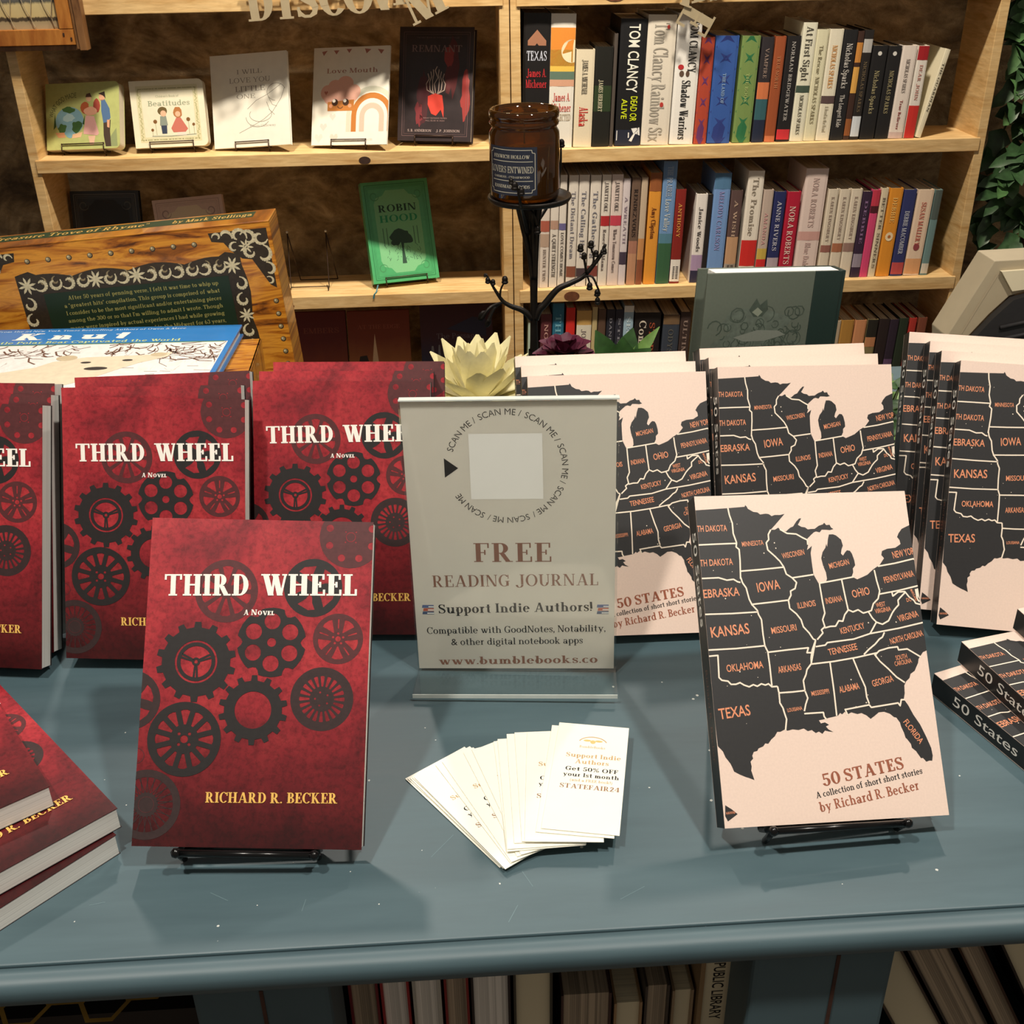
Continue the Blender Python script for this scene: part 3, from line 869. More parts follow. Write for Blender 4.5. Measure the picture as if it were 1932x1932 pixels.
def pairs(l):
    return [(l[i] / 10, l[i + 1] / 10) for i in range(0, len(l), 2)]
def map_art():
    A = [(fill(pairs(LAND)), LAND_INK, 1), (fill(pairs(HAW)), LAND_INK, 1), (fill(pairs(DEL)), CREAM_INK, 2)]
    for l in LINES:
        A.append((strip(pairs(l), .95), CREAM_INK, 2))
    for (s, x, y, wd, h, a) in LAB:
        A.append((mid(sans(s, .012), x / 10, y / 10, h / 10 * .86, wd / 10 * .98, a), COPPER_INK, 3))
    r2 = random.Random(5)
    for k in range(46):
        x, y, r = r2.uniform(4, 125), r2.uniform(60, 188), r2.choice((.18, .25, .3, .45))
        A.append(([circ(x, y, r, 5)], CREAM_INK, 2 if 1 else 3))
    A.append((place(serif('50', .2, .07), 63.0, 20.9, 7.2, 11.6, 8.5, 'l'), ROSE_INK, 3))
    A.append((place(serif('STATES', .22, .08, .1), 77.2, 23.1, 7.2, 38.4, 8.5, 'l'), ROSE_INK, 3))
    A.append((place(serif('A collection of short short stories', .17, .08), 58.0, 14.2, 3.6, 69.2, 9.2, 'l'), BLACK_INK, 3))
    A.append((place(serif('by Richard R. Becker', .18, .075), 59.6, 6.2, 5.6, 64.2, 8.8, 'l'), ROSE_INK, 3))
    return A
MAP_ART = [(ps, m, ly) for ps, m, ly in map_art()]
MAP_S = [(place(sans('50 States'), 5.0, 151, 8.0, 60, -90), WHITE_INK, 1), (place(sans('Richard R. Becker'), 6.4, 66, 4.6, 56, -90), DIM_INK, 1)]
S5X = pose(.2175, .4819, .8199, 5.1, 42.0, -3.4)
CG = 'map-covered story collections'
states = paperback('story_collection', 'map-covered cream and black paperback propped alone on a black easel at the front right', 'book', S5X,
                   S5W / 1000, S5H / 1000, S5T, CREAM, SPINE_S5, PAGES, MAP_ART, MAP_S, back=CREAM, group=CG)
easel(S5X, 'black wire easel under the map-covered paperback at the front', S5T, .0415, -.0030, .0021, BLACK_WIRE, T)
for X, lab in (
    (pose(.1235, .6970, .8100, 0, 32.0, -.6), 'front map-covered paperback of the row partly hidden by the clear sign'),
    (pose(.1205, .7192, .8100, .6, 32.0, -.8), 'second map-covered paperback of the row behind the clear sign'),
    (pose(.1185, .7415, .8100, .8, 32.0, -.5), 'rearmost map-covered paperback of the row behind the clear sign'),
    (pose(.2680, .6920, .8115, 4.9, 29.5, -3.0), 'front map-covered paperback of the middle row, its map whole above the propped copy'),
    (pose(.2680, .7145, .8115, 5.6, 29.8, -2.8), 'second map-covered paperback of the middle row, in front of the green hardcover'),
    (pose(.2685, .7375, .8115, 6.4, 30.2, -2.4), 'rearmost map-covered paperback of the middle row, below the green hardcover'),
    (pose(.4290, .6730, .8112, -9.5, 28, -2.8), 'front map-covered paperback of the row at the far right, spine and Texas visible'),
    (pose(.4235, .6950, .8112, -9.2, 28, -2.8), 'second map-covered paperback of the row at the far right'),
    (pose(.4235, .7170, .8112, -8.9, 28, -2.8), 'third map-covered paperback of the row at the far right'),
    (pose(.4155, .7395, .8112, -8.7, 28, -2.8), 'rearmost map-covered paperback of the row at the far right')):
    dup(states, X, lab, CG)
for (bx, by, z, ang, lab) in ((.3325, .6221, T + S5T + .0002, 19, 'bottom map-covered paperback of the lying stack at the right edge'),
                              (.3545, .6345, T + 2 * S5T + .0006, 12.4, 'middle map-covered paperback of the lying stack at the right edge'),
                              (.3978, .6470, T + 3 * S5T + .0010, 9, 'topmost map-covered paperback of the lying stack, mostly outside the picture')):
    a = Vector((math.cos(R(ang)), math.sin(R(ang)))); u = Vector((-a.y, a.x))
    p = Vector((bx, by)) + a * S5W / 2000 - u * S5H / 1000
    dup(states, flat(p.x, p.y, z, ang), lab, CG)

# ---------------------------------------------------------------- clear stand with the printed sheet
def acrylic():
    m = bpy.data.materials.new('clear_acrylic')
    m.use_nodes = True
    nt = m.node_tree
    nt.nodes.remove(nt.nodes['Principled BSDF'])
    tr = nt.nodes.new('ShaderNodeBsdfTransparent'); tr.inputs['Color'].default_value = (.975, .985, .98, 1)
    gl = nt.nodes.new('ShaderNodeBsdfGlossy'); gl.inputs['Roughness'].default_value = .03
    lw = nt.nodes.new('ShaderNodeLayerWeight'); lw.inputs['Blend'].default_value = .5
    pw_ = nt.nodes.new('ShaderNodeMath'); pw_.operation = 'POWER'; pw_.inputs[1].default_value = 4.5; nt.links.new(lw.outputs['Facing'], pw_.inputs[0])
    fr = nt.nodes.new('ShaderNodeMath'); fr.operation = 'MULTIPLY_ADD'; fr.inputs[1].default_value = .75; fr.inputs[2].default_value = .03; nt.links.new(pw_.outputs[0], fr.inputs[0])
    n = noise(nt, coords(nt, 1, 1, 1), 90, 3)
    mr = nt.nodes.new('ShaderNodeMapRange'); mr.inputs['To Min'].default_value = .03; mr.inputs['To Max'].default_value = .09
    nt.links.new(n, mr.inputs['Value']); nt.links.new(mr.outputs['Result'], gl.inputs['Roughness'])
    mx = nt.nodes.new('ShaderNodeMixShader')
    nt.links.new(fr.outputs[0], mx.inputs[0]); nt.links.new(tr.outputs[0], mx.inputs[1]); nt.links.new(gl.outputs[0], mx.inputs[2])
    nt.links.new(mx.outputs[0], nt.nodes['Material Output'].inputs['Surface'])
    return m
ACRYL = acrylic()
ACRYL_EDGE = mat('acrylic_edge', (206, 214, 208), .3, 0, .05, 80)
SHEET = mat('grey_white_sheet', (236, 233, 223), .7, 0, .02, 60)
def translucent(m, share):
    nt = m.node_tree
    b = nt.nodes['Principled BSDF']; out = nt.nodes['Material Output']
    t_ = nt.nodes.new('ShaderNodeBsdfTranslucent'); t_.inputs['Color'].default_value = (.90, .88, .82, 1)
    mx = nt.nodes.new('ShaderNodeMixShader'); mx.inputs[0].default_value = share
    nt.links.new(b.outputs[0], mx.inputs[1]); nt.links.new(t_.outputs[0], mx.inputs[2]); nt.links.new(mx.outputs[0], out.inputs['Surface'])
translucent(SHEET, .45)          # thin paper lets the lamps behind it shine through
BROWN_INK = mat('brown_sign_lettering', (140, 98, 80), .5)
SW, SH = 147.3, 212.3
X = pose(.0363, .6673, .8035, -6.0, 3.8, .9)
t = thing('sign_holder', 'clear acrylic sign stand between the red books and the map books', 'sign holder', None, X)
mb = MB()
mb.box(-SW / 2000, 0, 0, SW / 2000, .0022, SH / 1000, ACRYL); mb.build('front_panel', t)
mb = MB()
mb.box(-SW / 2000, .0040, 0, SW / 2000, .0062, SH / 1000, ACRYL); mb.build('back_panel', t)
mb = MB()
mb.box(-SW / 2000, .0, SH / 1000 - .0002, SW / 2000, .0062, SH / 1000 + .0008, ACRYL_EDGE); mb.build('top_fold', t)
mb = MB()
mb.add([(-.0735, .0060, .0002), (.0735, .0060, .0002), (.0735, -.0330, .0018), (-.0735, -.0330, .0018), (-.0735, .0060, -.0026), (.0735, .0060, -.0026), (.0735, -.0330, -.0010), (-.0735, -.0330, -.0010)],
       [(0, 1, 2, 3), (7, 6, 5, 4), (0, 4, 5, 1), (1, 5, 6, 2), (2, 6, 7, 3), (3, 7, 4, 0)], ACRYL)
mb.add([(-.0735, -.0331, .0019), (.0735, -.0331, .0019), (.0735, -.0337, .0019), (-.0735, -.0337, .0019), (-.0735, -.0331, -.0011), (.0735, -.0331, -.0011), (.0735, -.0337, -.0011), (-.0735, -.0337, -.0011)],
       [(0, 3, 2, 1), (4, 5, 6, 7), (0, 1, 5, 4), (2, 3, 7, 6), (1, 2, 6, 5), (3, 0, 4, 7)], ACRYL_EDGE)
mb.build('foot', t)
# the sheet slipped inside
PW, PH = 145.0, 210.0
px = thing('paper_sign', 'printed sheet with a ring of repeated words inside the clear stand', 'sign', None,
           X @ Matrix.Translation((-.0004, .0026, .0008)))
mb = MB(); mb.box(-PW / 2000, 0, 0, PW / 2000, .0008, PH / 1000, SHEET)
k = PW / 1310.0
def sp(x, y): return ((x - 80) * k + 0.0, PH - (y - 100) * PH / 1590.0)
cx, cy = 70.2, 162.6
rad = 38.0
for q, (s, a) in enumerate([('SCAN ME /' if i < 6 else 'SCAN ME', 163 - 46.2 * i) for i in range(7)]):
    ps = sans(s)
    x1 = max(p[0] for g in ps for p in g)
    h = 4.5
    a0 = R(a - 0)
    sector = R(42.5 if q < 6 else 35)
    out = []
    for g in ps:
        gx = (min(p[0] for p in g) + max(p[0] for p in g)) / 2
        b = a0 - (gx / x1) * sector
        out.append([(cx + rad * math.cos(b) + (p[0] - gx) * h * .86 * math.sin(b) + p[1] * h * math.cos(b),
                     cy + rad * math.sin(b) - (p[0] - gx) * h * .86 * math.cos(b) + p[1] * h * math.sin(b)) for p in g])
    printed(mb, out, BLACK_INK, 1, PW, PH)
printed(mb, [[(27.5, 169.4), (27.5, 155), (37, 162)]], BLACK_INK, 1, PW, PH)
QR_PATCH = mat('white_print_patch', (246, 244, 238), .6, 0, .01)
printed(mb, [[(45, 138.5), (95, 138.5), (95, 187), (45, 187)]], QR_PATCH, 1, PW, PH)
printed(mb, place(serif('FREE', .2, .045, .12), 72.4, 89.5, 15, 55), BROWN_INK, 1, PW, PH)
printed(mb, place(serif('READING JOURNAL', .17, .045, .1), 73.6, 69.8, 9.4, 119, .6), BROWN_INK, 1, PW, PH)
printed(mb, place(serif('Support Indie Authors!', .2, .06, .08), 73.2, 48.2, 7.6, 112, 1.0), BLACK_INK, 1, PW, PH)
for ex in (9.6, 136.6):
    for j, c in enumerate(((72, 88, 120), (190, 96, 70), (92, 108, 150))):
        y = 46.6 + j * 2.7
        printed(mb, [[(ex - 4.4 + (j % 2) * .7, y), (ex + 4.2, y), (ex + 4.2, y + 2.4), (ex - 4.0 + (j % 2) * .7, y + 2.4)]], ink(c), 1, PW, PH)
        printed(mb, [[(ex - .8 + j * .6, y + .5), (ex + 4.2, y + .5), (ex + 4.2, y + 1.4), (ex - .8 + j * .6, y + 1.4)]], QR_PATCH, 2, PW, PH)
printed(mb, place(serif('Compatible with GoodNotes, Notability,', .15, .06, .075), 73.2, 31.0, 5.6, 131, .9), BLACK_INK, 1, PW, PH)
printed(mb, place(serif('& other digital notebook apps', .15, .06, .075), 73.6, 21.0, 5.6, 97, .9), BLACK_INK, 1, PW, PH)
printed(mb, place(serif('www.bumblebooks.co', .2, .06, .08), 74.0, 4.2, 6.4, 118, .9), BROWN_INK, 1, PW, PH)
mb.build('sheet', px)

# ---------------------------------------------------------------- fan of cards
CARD = mat('ivory_card', (250, 247, 232), .55, 0, .015, 60)
TAN_INK = mat('tan_card_lettering', (196, 160, 112), .5)
CW, CH, CT = 47.5, 100.0, .00035
def card(name, label, X):
    root = thing(name, label, 'card', 'promotional cards fanned out on the table', X)
    m = MB(); m.box(-CW / 2000, 0, 0, CW / 2000, CT, CH / 1000, CARD)
    P_ = lambda ps, mt: printed(m, ps, mt, 1, CW, CH)
    P_(place(serif('Support Indie', .2, .06), 26, 66.5, 4.0, 36), TAN_INK)
    P_(place(serif('Authors', .2, .06), 25.5, 60.5, 4.0, 22), TAN_INK)
    P_(place(serif('Get 50% OFF', .2, .07), 26, 53.5, 3.6, 34), BLACK_INK)
    P_(place(serif('your 1st month', .2, .07), 26, 48.0, 3.6, 36), BLACK_INK)
    P_(place(serif('(and a FREE book!)', .17, .07), 26.5, 43.6, 2.4, 27), TAN_INK)
    P_(place(serif('STATEFAIR24', .2, .06), 26, 37.0, 4.0, 38), ink((150, 112, 84)))
    P_(strip(arcpts(24.5, 80.5, 9.6, 20, 160, 16, 7), .7), TAN_INK)
    P_([circ(24.5, 82.5, 1.8, 14), circ(20.6, 83.6, 2.6, 12, 1.0, 0), circ(28.4, 83.6, 2.6, 12, 1.0, 0)], ink((214, 190, 120)))
    P_(place(serif('BumbleBooks', .16, .06), 24.5, 76.2, 2.2, 17), TAN_INK)
    m.build('card_face', root)
    return root
def card_at(x, y, z, ang):
    """ang = heading of the long side, degrees counter-clockwise from +y; x, y = its upper left corner"""
    a = Vector((math.cos(R(ang)), math.sin(R(ang)))); u = Vector((-a.y, a.x))
    p = Vector((x, y)) + a * CW / 2000 - u * CH / 1000
    return flat(p.x, p.y, z, ang)
fan = [(-.0440, .5605, 35.5), (-.0425, .5598, 36.6), (-.0408, .5592, 34.6), (-.0392, .5586, 36.0), (-.0380, .5582, 33.5), (-.0240, .5680, 26.5), (-.0195, .5700, 24.0), (-.0053, .5775, 17.5), (.0004, .5790, 15.5),
       (.0155, .5850, 2.0), (.0182, .5862, .6), (.0246, .5900, -.6), (.0300, .5903, -1.0), (.0385, .5890, -5.0), (.0560, .5942, -11.0), (.0612, .5958, -12.0)]
names = ['bottom', 'second', 'third', 'fourth', 'fifth', 'sixth', 'seventh', 'eighth', 'ninth', 'tenth', 'eleventh', 'twelfth']
proto = None
for i, (x, y, a) in enumerate(fan):
    X = card_at(x, y, T + .0006 + CT + i * .00075, a)
    n = len(fan) - 1 - i
    lab = ('topmost ivory card of the fan, its whole printed face showing' if n == 0 else
           'second ivory card from the top of the fan' if n == 1 else
           'third ivory card from the top of the fan' if n == 2 else
           'fourth ivory card from the top of the fan' if n == 3 else
           names[i] + (' ivory card of the fan, lying on the table' if i == 0 else ' ivory card counted from the bottom of the fan'))
    if proto is None:
        proto = card('promotional_card', lab, X)
    else:
        dup(proto, X, lab)

# ---------------------------------------------------------------- big picture-framed treasury and the books in front of it
def plank_mat():
    m, nt, b = nodes_of('printed_wood_planks', .3)
    v = coords(nt, 9, 1, 70)
    g = noise(nt, v, 1.2, 6, 1.2)
    c = ramp(nt, g, [(.33, (84, 40, 8)), (.43, (170, 98, 22)), (.55, (216, 146, 46)), (.7, (150, 82, 18))])
    nt.links.new(c, b.inputs['Base Color'])
    b.inputs['Coat Weight'].default_value = .35
    return m
PLANK = plank_mat()
BRONZE = mat('dark_bronze_print', (48, 38, 26), .4, 0, .3, 300)
SILVER = mat('silver_scroll_print', (206, 194, 158), .35, 0, .2, 300)
SILVER_D = mat('dull_scroll_print', (140, 124, 90), .4, 0, .2, 300)
DGREEN = mat('dark_green_panel', (24, 44, 26), .45)
YELLOW_INK = mat('pale_yellow_lettering', (158, 150, 84), .5)

def scroll(cx, cy, r, a0, a1, wd):
    n = 12; pts = []; out = []
    for k in range(n + 1):
        f = k / n; a = R(a0 + (a1 - a0) * f); rr_ = r * (1 - .62 * f)
        pts.append((cx + rr_ * math.cos(a), cy + rr_ * math.sin(a)))
    for (ax, ay), (bx, by), f in zip(pts[:-1], pts[1:], range(n)):
        w_ = wd * (.35 + math.sin(math.pi * (f + .5) / n))
        l = math.hypot(bx - ax, by - ay) or 1
        nx, ny = -(by - ay) / l * w_ / 2, (bx - ax) / l * w_ / 2
        out.append([(ax + nx, ay + ny), (ax - nx, ay - ny), (bx - nx, by - ny), (bx + nx, by + ny)])
    return out
def rosette(cx, cy, r):
    return [[(cx + r * .25 * math.cos(a - .5), cy + r * .25 * math.sin(a - .5)), (cx + r * .7 * math.cos(a - .18), cy + r * .7 * math.sin(a - .18)), (cx + r * math.cos(a), cy + r * math.sin(a)), (cx + r * .7 * math.cos(a + .18), cy + r * .7 * math.sin(a + .18)), (cx + r * .25 * math.cos(a + .5), cy + r * .25 * math.sin(a + .5))] for a in [math.pi / 4 * k + .2 for k in range(8)]]

VW, VH, VT = 327.0, 199.5, .058
def treasury_art():
    A = []
    def put(ps, m, ly): A.append((ps, m, ly))
    # corner ornaments
    for sx in (0, 1):
        fx = (lambda x: VW - x) if sx else (lambda x: x)
        pts = [(4, VH - 7), (64, VH - 7), (62, VH - 16), (50, VH - 18), (44, VH - 27), (34, VH - 36), (24, VH - 38), (18, VH - 50), (10, VH - 66), (4, VH - 70)]
        put(fill([(fx(x), y) for x, y in pts]), BRONZE, 1)
        for (x, y, r, a0, a1, w_) in ((48, VH - 12, 8, 200, 20, 2.6), (34, VH - 13, 9, 200, -60, 2.8), (24, VH - 16, 9, 30, 300, 3), (12, VH - 16, 8, 200, 480, 2.6), (12, VH - 34, 10, 100, 330, 3), (24, VH - 30, 8, 90, -180, 2.6), (9, VH - 50, 8, 80, 300, 2.4), (56, VH - 12, 5, 0, 240, 1.8), (40, VH - 24, 6, 120, -120, 2.0), (10, VH - 62, 5, 60, 300, 1.6)):
            q = scroll(0, 0, r, a0, a1, w_)
            put([[(fx(x + px), y + py) for px, py in p] for p in q], SILVER, 2)
        put([[(fx(x), y) for x, y in p] for p in rosette(28, VH - 24, 8)], SILVER, 3)
    # studs along the edges
    for k in range(9):
        x = VW - 80 - k * 21.5
        put([circ(x, VH - 17, 2.9, 14)], BRONZE, 1); put([circ(x - .3, VH - 16.6, 2.2, 12)], SILVER_D, 2); put([circ(x - .8, VH - 16, 1.0, 10)], SILVER, 3)
    for k in range(7):
        for x in (7.5, VW - 7.5):
            y = VH - 84 - k * 14
            put([circ(x, y, 2.9, 14)], BRONZE, 1); put([circ(x - .3, y + .4, 2.2, 12)], SILVER_D, 2); put([circ(x - .8, y + .9, 1.0, 10)], SILVER, 3)
    # scroll band round the panel
    x0, x1, yt = 66, VW - 44, VH - 36
    band = [(x0 - 8, 8)]
    for k in range(33):
        f = k / 32; band.append((x0 - 8 + (x1 - x0 + 16) * f, yt + 5 * abs(math.sin(f * math.pi * 4)) + (5 if f < .09 or f > .91 else 0)))
    for k in range(12):
        f = k / 11; band.append((x1 + 8 + 4 * abs(math.sin(f * 9)), yt - 6 - f * 160))
    put(fill(band), BRONZE, 1)
    rz = random.Random(4)
    for k in range(16):
        x = x0 + 2 + (x1 - x0 - 4) * k / 15
        if k in (0, 5, 8, 15):
            put(rosette(x, yt - 6, 9.5), SILVER, 3); put([circ(x, yt - 6, 2.2, 10)], SILVER, 4)
        else:
            s_ = 1 if k % 2 else -1
            put(scroll(x, yt - 6, 7.5, 180 * (k % 2) + 30, 180 * (k % 2) + 30 + s_ * 290, 2.6), SILVER, 3)
            put(scroll(x + 2, yt - 3, 4.5, 90, 90 - s_ * 250, 1.6), SILVER_D, 2)
    for x in (x0 - 1, x1 + 3):
        for k in range(7):
            y = yt - 26 - k * 17
            if k % 3 == 2: put(rosette(x, y, 8.5), SILVER, 3); put([circ(x, y, 2, 10)], SILVER, 4)
            else: put(scroll(x, y, 7.5, 90, 90 + (300 if k % 2 else -300), 2.6), SILVER, 3)
    # panel with its text
    put([[(x0 + 16, 8), (x1 - 8, 8), (x1 - 8, yt - 16), (x0 + 16, yt - 16)]], DGREEN, 5)
    for k, s in enumerate(('After 50 years of penning verse, I felt it was time to whip up', 'a "greatest hits" compilation. This group is comprised of what', 'I consider to be the most significant and/or entertaining pieces',
                           "among the 300 or so that I'm willing to admit I wrote. Though", 'many were inspired by actual experiences I had while growing', 'up and "mingling with the masses" in the Midwest for 63 years,')):
        put(place(serif(s, .17, .08), x1 - 20, yt - 24.5 - k * 8.1, 4.2, 163 if k else 157, 0, 'r'), YELLOW_INK, 6)
    return A
SPG = mat('green_spine_band', (34, 64, 34), .4)
X = pose(-.3330, 1.150, .8120, 0, 1.7, 4.0)
t = thing('framed_treasury', 'large hardcover printed like an ornate wooden frame with a green text panel', 'book', None, X)
mb = MB()
mb.box(-VW / 2000, 0, .001, VW / 2000, .0028, VH / 1000, PLANK)
mb.box(-VW / 2000, VT - .0028, .001, VW / 2000, VT, VH / 1000, PLANK)
mb.box(-VW / 2000, .0, VH / 1000 - .0028, VW / 2000, VT, VH / 1000 + .0002, PLANK)
mb.box(VW / 2000 - .0028, .0026, .001, VW / 2000, VT - .0026, VH / 1000 - .0026, PLANK)
for ps, m, ly in treasury_art():
    printed(mb, ps, m, ly, VW, VH)
def ontop(ps, m, ly):
    for q in ps:
        q = clip(q, 0, 0, VW, VT * 1000)
        if len(q) > 2:
            mb.poly([(x / 1000 - VW / 2000, y / 1000, VH / 1000 + .0002 + ly * LAY) for x, y in q], m)
ontop([[(12, 24), (VW - 20, 24), (VW - 20, 52), (12, 52)]], SPG, 1)
ontop(place(serif('"A Treasure Trove of Rhyme"', .18, .08), 104, 31, 15, 182), GOLD_INK, 2)
ontop(place(serif('by Mark Stellinga', .18, .08), VW - 64, 31, 14, 84), GOLD_INK, 2)
mb.build('cover', t, .0008)
mb = MB(); mb.box(-VW / 2000 + .004, .003, .004, VW / 2000 - .004, VT - .003, VH / 1000 - .003, PAGES); mb.build('page_block', t)

# two more copies lying flat, with the polar bear book on top of them
def lying_treasury(z, ang, label, bx, by):
    a = Vector((math.cos(R(ang)), math.sin(R(ang)))); u = Vector((-a.y, a.x))
    p = Vector((bx, by)) - a * VW / 2000 - u * VH / 1000
    r_ = thing('framed_treasury', label, 'book', 'framed treasuries', flat(p.x, p.y, z, ang))
    m = MB()
    m.box(-VW / 2000, 0, 0, VW / 2000, .0028, VH / 1000, PLANK); m.box(-VW / 2000, VT - .0028, 0, VW / 2000, VT, VH / 1000, PLANK)
    m.box(VW / 2000 - .0028, 0, 0, VW / 2000, VT, VH / 1000, PLANK)
    m.build('cover', r_, .0008)
    m = MB(); m.box(-VW / 2000 + .004, .0028, .003, VW / 2000 - .0028, VT - .0028, VH / 1000 - .003, PAGES); m.build('page_block', r_)
    return r_
lying_treasury(T + 2 * VT + .0008, 1.2, 'upper framed treasury lying under the polar bear book, orange edge showing', -.196, 1.098)
lying_treasury(T + VT + .0003, .4, 'lower framed treasury lying on the table at the bottom of the pile', -.198, 1.100)

def snow_mat():
    m, nt, b = nodes_of('snow_photo_print', .4)
    v = coords(nt, 1, 1, 1)
    n = noise(nt, coords(nt, 60, 1, 30), 1.3, 5, 1.5)
    nt.links.new(ramp(nt, n, [(.3, (236, 232, 226)), (.6, (250, 249, 244)), (.72, (188, 180, 172))]), b.inputs['Base Color'])
    b.inputs['Coat Weight'].default_value = .4
    return m
SKYB = mat('bright_blue_cover', (52, 132, 204), .25, 0, .05, 30, coat=.4)
SNOW = snow_mat()
TWIG = mat('brown_twig_print', (112, 78, 62), .45, 0, .25, 200)
FUR = mat('cream_fur_print', (226, 212, 184), .45, 0, .07, 130)
FUR_D = mat('shaded_fur_print', (202, 184, 150), .45, 0, .07, 130)
KW, KH, KT = 300.0, 232.0, .0125
a_ = 180 - 88.0
ang = -2.2
a = Vector((math.cos(R(ang)), math.sin(R(ang)))); u = Vector((-a.y, a.x))
p = Vector((-.2150, 1.105)) - a * KW / 2000 - u * KH / 1000
X = flat(p.x, p.y, T + 2 * VT + .0014 + KT, ang)
t = thing('polar_bear_picture_book', 'large flat picture book with a blue band and a polar bear photograph', 'book', None, X)
mb = MB()
mb.box(-KW / 2000, 0, 0, KW / 2000, .0026, KH / 1000, SKYB)
mb.box(-KW / 2000, KT - .0026, 0, KW / 2000, KT, KH / 1000, SKYB)
P_ = lambda ps, m, ly: printed(mb, ps, m, ly, KW, KH)
yb = KH - 48
P_([[(4, 4), (KW - 5, 4), (KW - 5, yb), (4, yb)]], SNOW, 1)
rt = random.Random(9)
for k in range(150):
    x, y = (rt.uniform(180, 292), rt.uniform(yb - 48, yb - 4)) if k < 95 else (rt.uniform(6, 150), rt.uniform(yb - 42, yb - 4))
    a2 = rt.uniform(-1.4, 1.4); l = rt.uniform(8, 26)
    P_([[(min(max(px_, 5), KW - 6), min(py_, yb - .5)) for px_, py_ in g] for g in strip([(x, y), (x + l * .5 * math.cos(a2), y + l * .5 * math.sin(a2)), (x + l * math.cos(a2 + .3), y + l * math.sin(a2 + .3))], rt.uniform(.7, 2.0))], TWIG, 2)
for k in range(26):
    x, y, l = rt.uniform(150, 280), rt.uniform(30, yb - 62), rt.uniform(6, 18)
    P_(strip([(x, y), (x + l, y + rt.uniform(-2, 2))], 1.1), ink((160, 148, 140)), 2)
P_(fill([(4, 30), (4, 88), (30, 96), (70, 102), (105, 112), (128, 122), (140, 136), (168, 146), (205, 148), (228, 150), (248, 156), (246, 144), (222, 128), (210, 116), (196, 100), (180, 84), (160, 70), (140, 50), (128, 30), (60, 24)]), FUR, 3)
P_(fill([(70, 60), (110, 78), (150, 82), (168, 72), (150, 56), (120, 40), (84, 34)]), FUR_D, 4)
P_([circ(150, 145, 10, 16, 7), circ(236, 150, 8, 14, 5)], FUR_D, 4)
P_([circ(172, 132, 5, 12, 2.4), circ(210, 136, 5, 12, 2.4), circ(186, 116, 11, 16, 4.2)], ink((48, 40, 38)), 5)
P_(place(serif('Knut', .27, .085, .22), 134, yb + 14, 19, 112, 0, 'c', .2), WHITE_INK, 3)
P_(place(serif('How One Little Polar Bear Captivated the World', .17, .09), 128, yb + 3.5, 6.2, 238), ink((206, 222, 150)), 3)
P_(place(serif('From the #1 New York Times Bestselling Authors of Owen & Mzee', .17, .09), 150, KH - 10, 4.4, 190), ink((190, 214, 236)), 3)
P_([[(6, yb - 1.5), (KW - 8, yb - 1.5), (KW - 8, yb + 1.0), (6, yb + 1.0)]], ink((70, 120, 84)), 2)
mb.build('cover', t, .0006)
mb = MB(); mb.box(-KW / 2000 + .003, .0026, .003, KW / 2000 - .003, KT - .0026, KH / 1000 - .003, PAGES); mb.build('page_block', t)

# ---------------------------------------------------------------- green cloth hardcover
GREY_CL = mat('grey_green_cover', (86, 94, 83), .5, 0, .04, 400)
GREEN_CL = mat('dark_green_cloth', (18, 40, 35), .5, 0, .1, 500)
FOXL = mat('dark_line_drawing', (58, 70, 60), .5, 0, .2, 200)
FOXM = mat('mid_tone_drawing', (84, 94, 84), .5, 0, .2, 200)
FW, FH, FT = 131.5, 219.3, .0225
X = pose(.2690, .9035, .8045, 11.5, 3.8, -4.0)
t = thing('green_hardcover', 'grey-green hardcover with a dark green cloth spine standing behind the map books', 'book', None, X)
mb = MB()
sx = .030
for y0, y1 in ((0, .0024), (FT - .0024, FT)):
    mb.box(-FW / 2000, y0, 0, FW / 2000 - sx, y1, FH / 1000, GREY_CL)
    mb.box(FW / 2000 - sx, y0 - .0002, 0, FW / 2000 - .004, y1 + .0002, FH / 1000, GREEN_CL)
mb.prism([(0, 0)] * 0 + [(FW / 2000 - .004, 0), (FW / 2000, 0), (FW / 2000, FH / 1000), (FW / 2000 - .004, FH / 1000)], .0012, FT - .0012, GREEN_CL)
rf = random.Random(12)
def blobp(cx, cy, rx, ry, n=14, j=.25):
    return [(cx + rx * (1 + rf.uniform(-j, j)) * math.cos(2 * math.pi * k / n), cy + ry * (1 + rf.uniform(-j, j)) * math.sin(2 * math.pi * k / n)) for k in range(n)]
P_ = lambda ps, m, ly: printed(mb, [[(x, y + 21) for x, y in q] for q in ps], m, ly, FW, FH)
P_(fill(blobp(48, 155, 36, 12)), FOXM, 1); P_(fill(blobp(50, 132, 44, 16)), FOXM, 1)
for k in range(60):
    x, y = rf.uniform(10, 92), rf.uniform(118, 164)
    P_(strip(arcpts(x, y, rf.uniform(2, 7), rf.uniform(0, 360), rf.uniform(360, 560), 8), rf.uniform(.5, 1.1)), FOXL, 2)
P_(fill([(30, 142), (52, 148), (72, 147), (80, 143), (60, 138), (40, 138)]), ink((112, 118, 108)), 3)
P_(fill([(42, 166), (48, 176), (52, 170), (58, 175), (60, 166), (55, 160), (47, 160)]), FOXL, 3)
P_(fill([(45, 164), (50, 168), (55, 164), (51, 160)]), ink((120, 128, 112)), 4)
mb.build('cover', t, .0006)
mb = MB(); mb.box(-FW / 2000 + .009, .0024, .003, FW / 2000 - .005, FT - .0024, FH / 1000 - .0006, PAGES); mb.build('page_block', t)

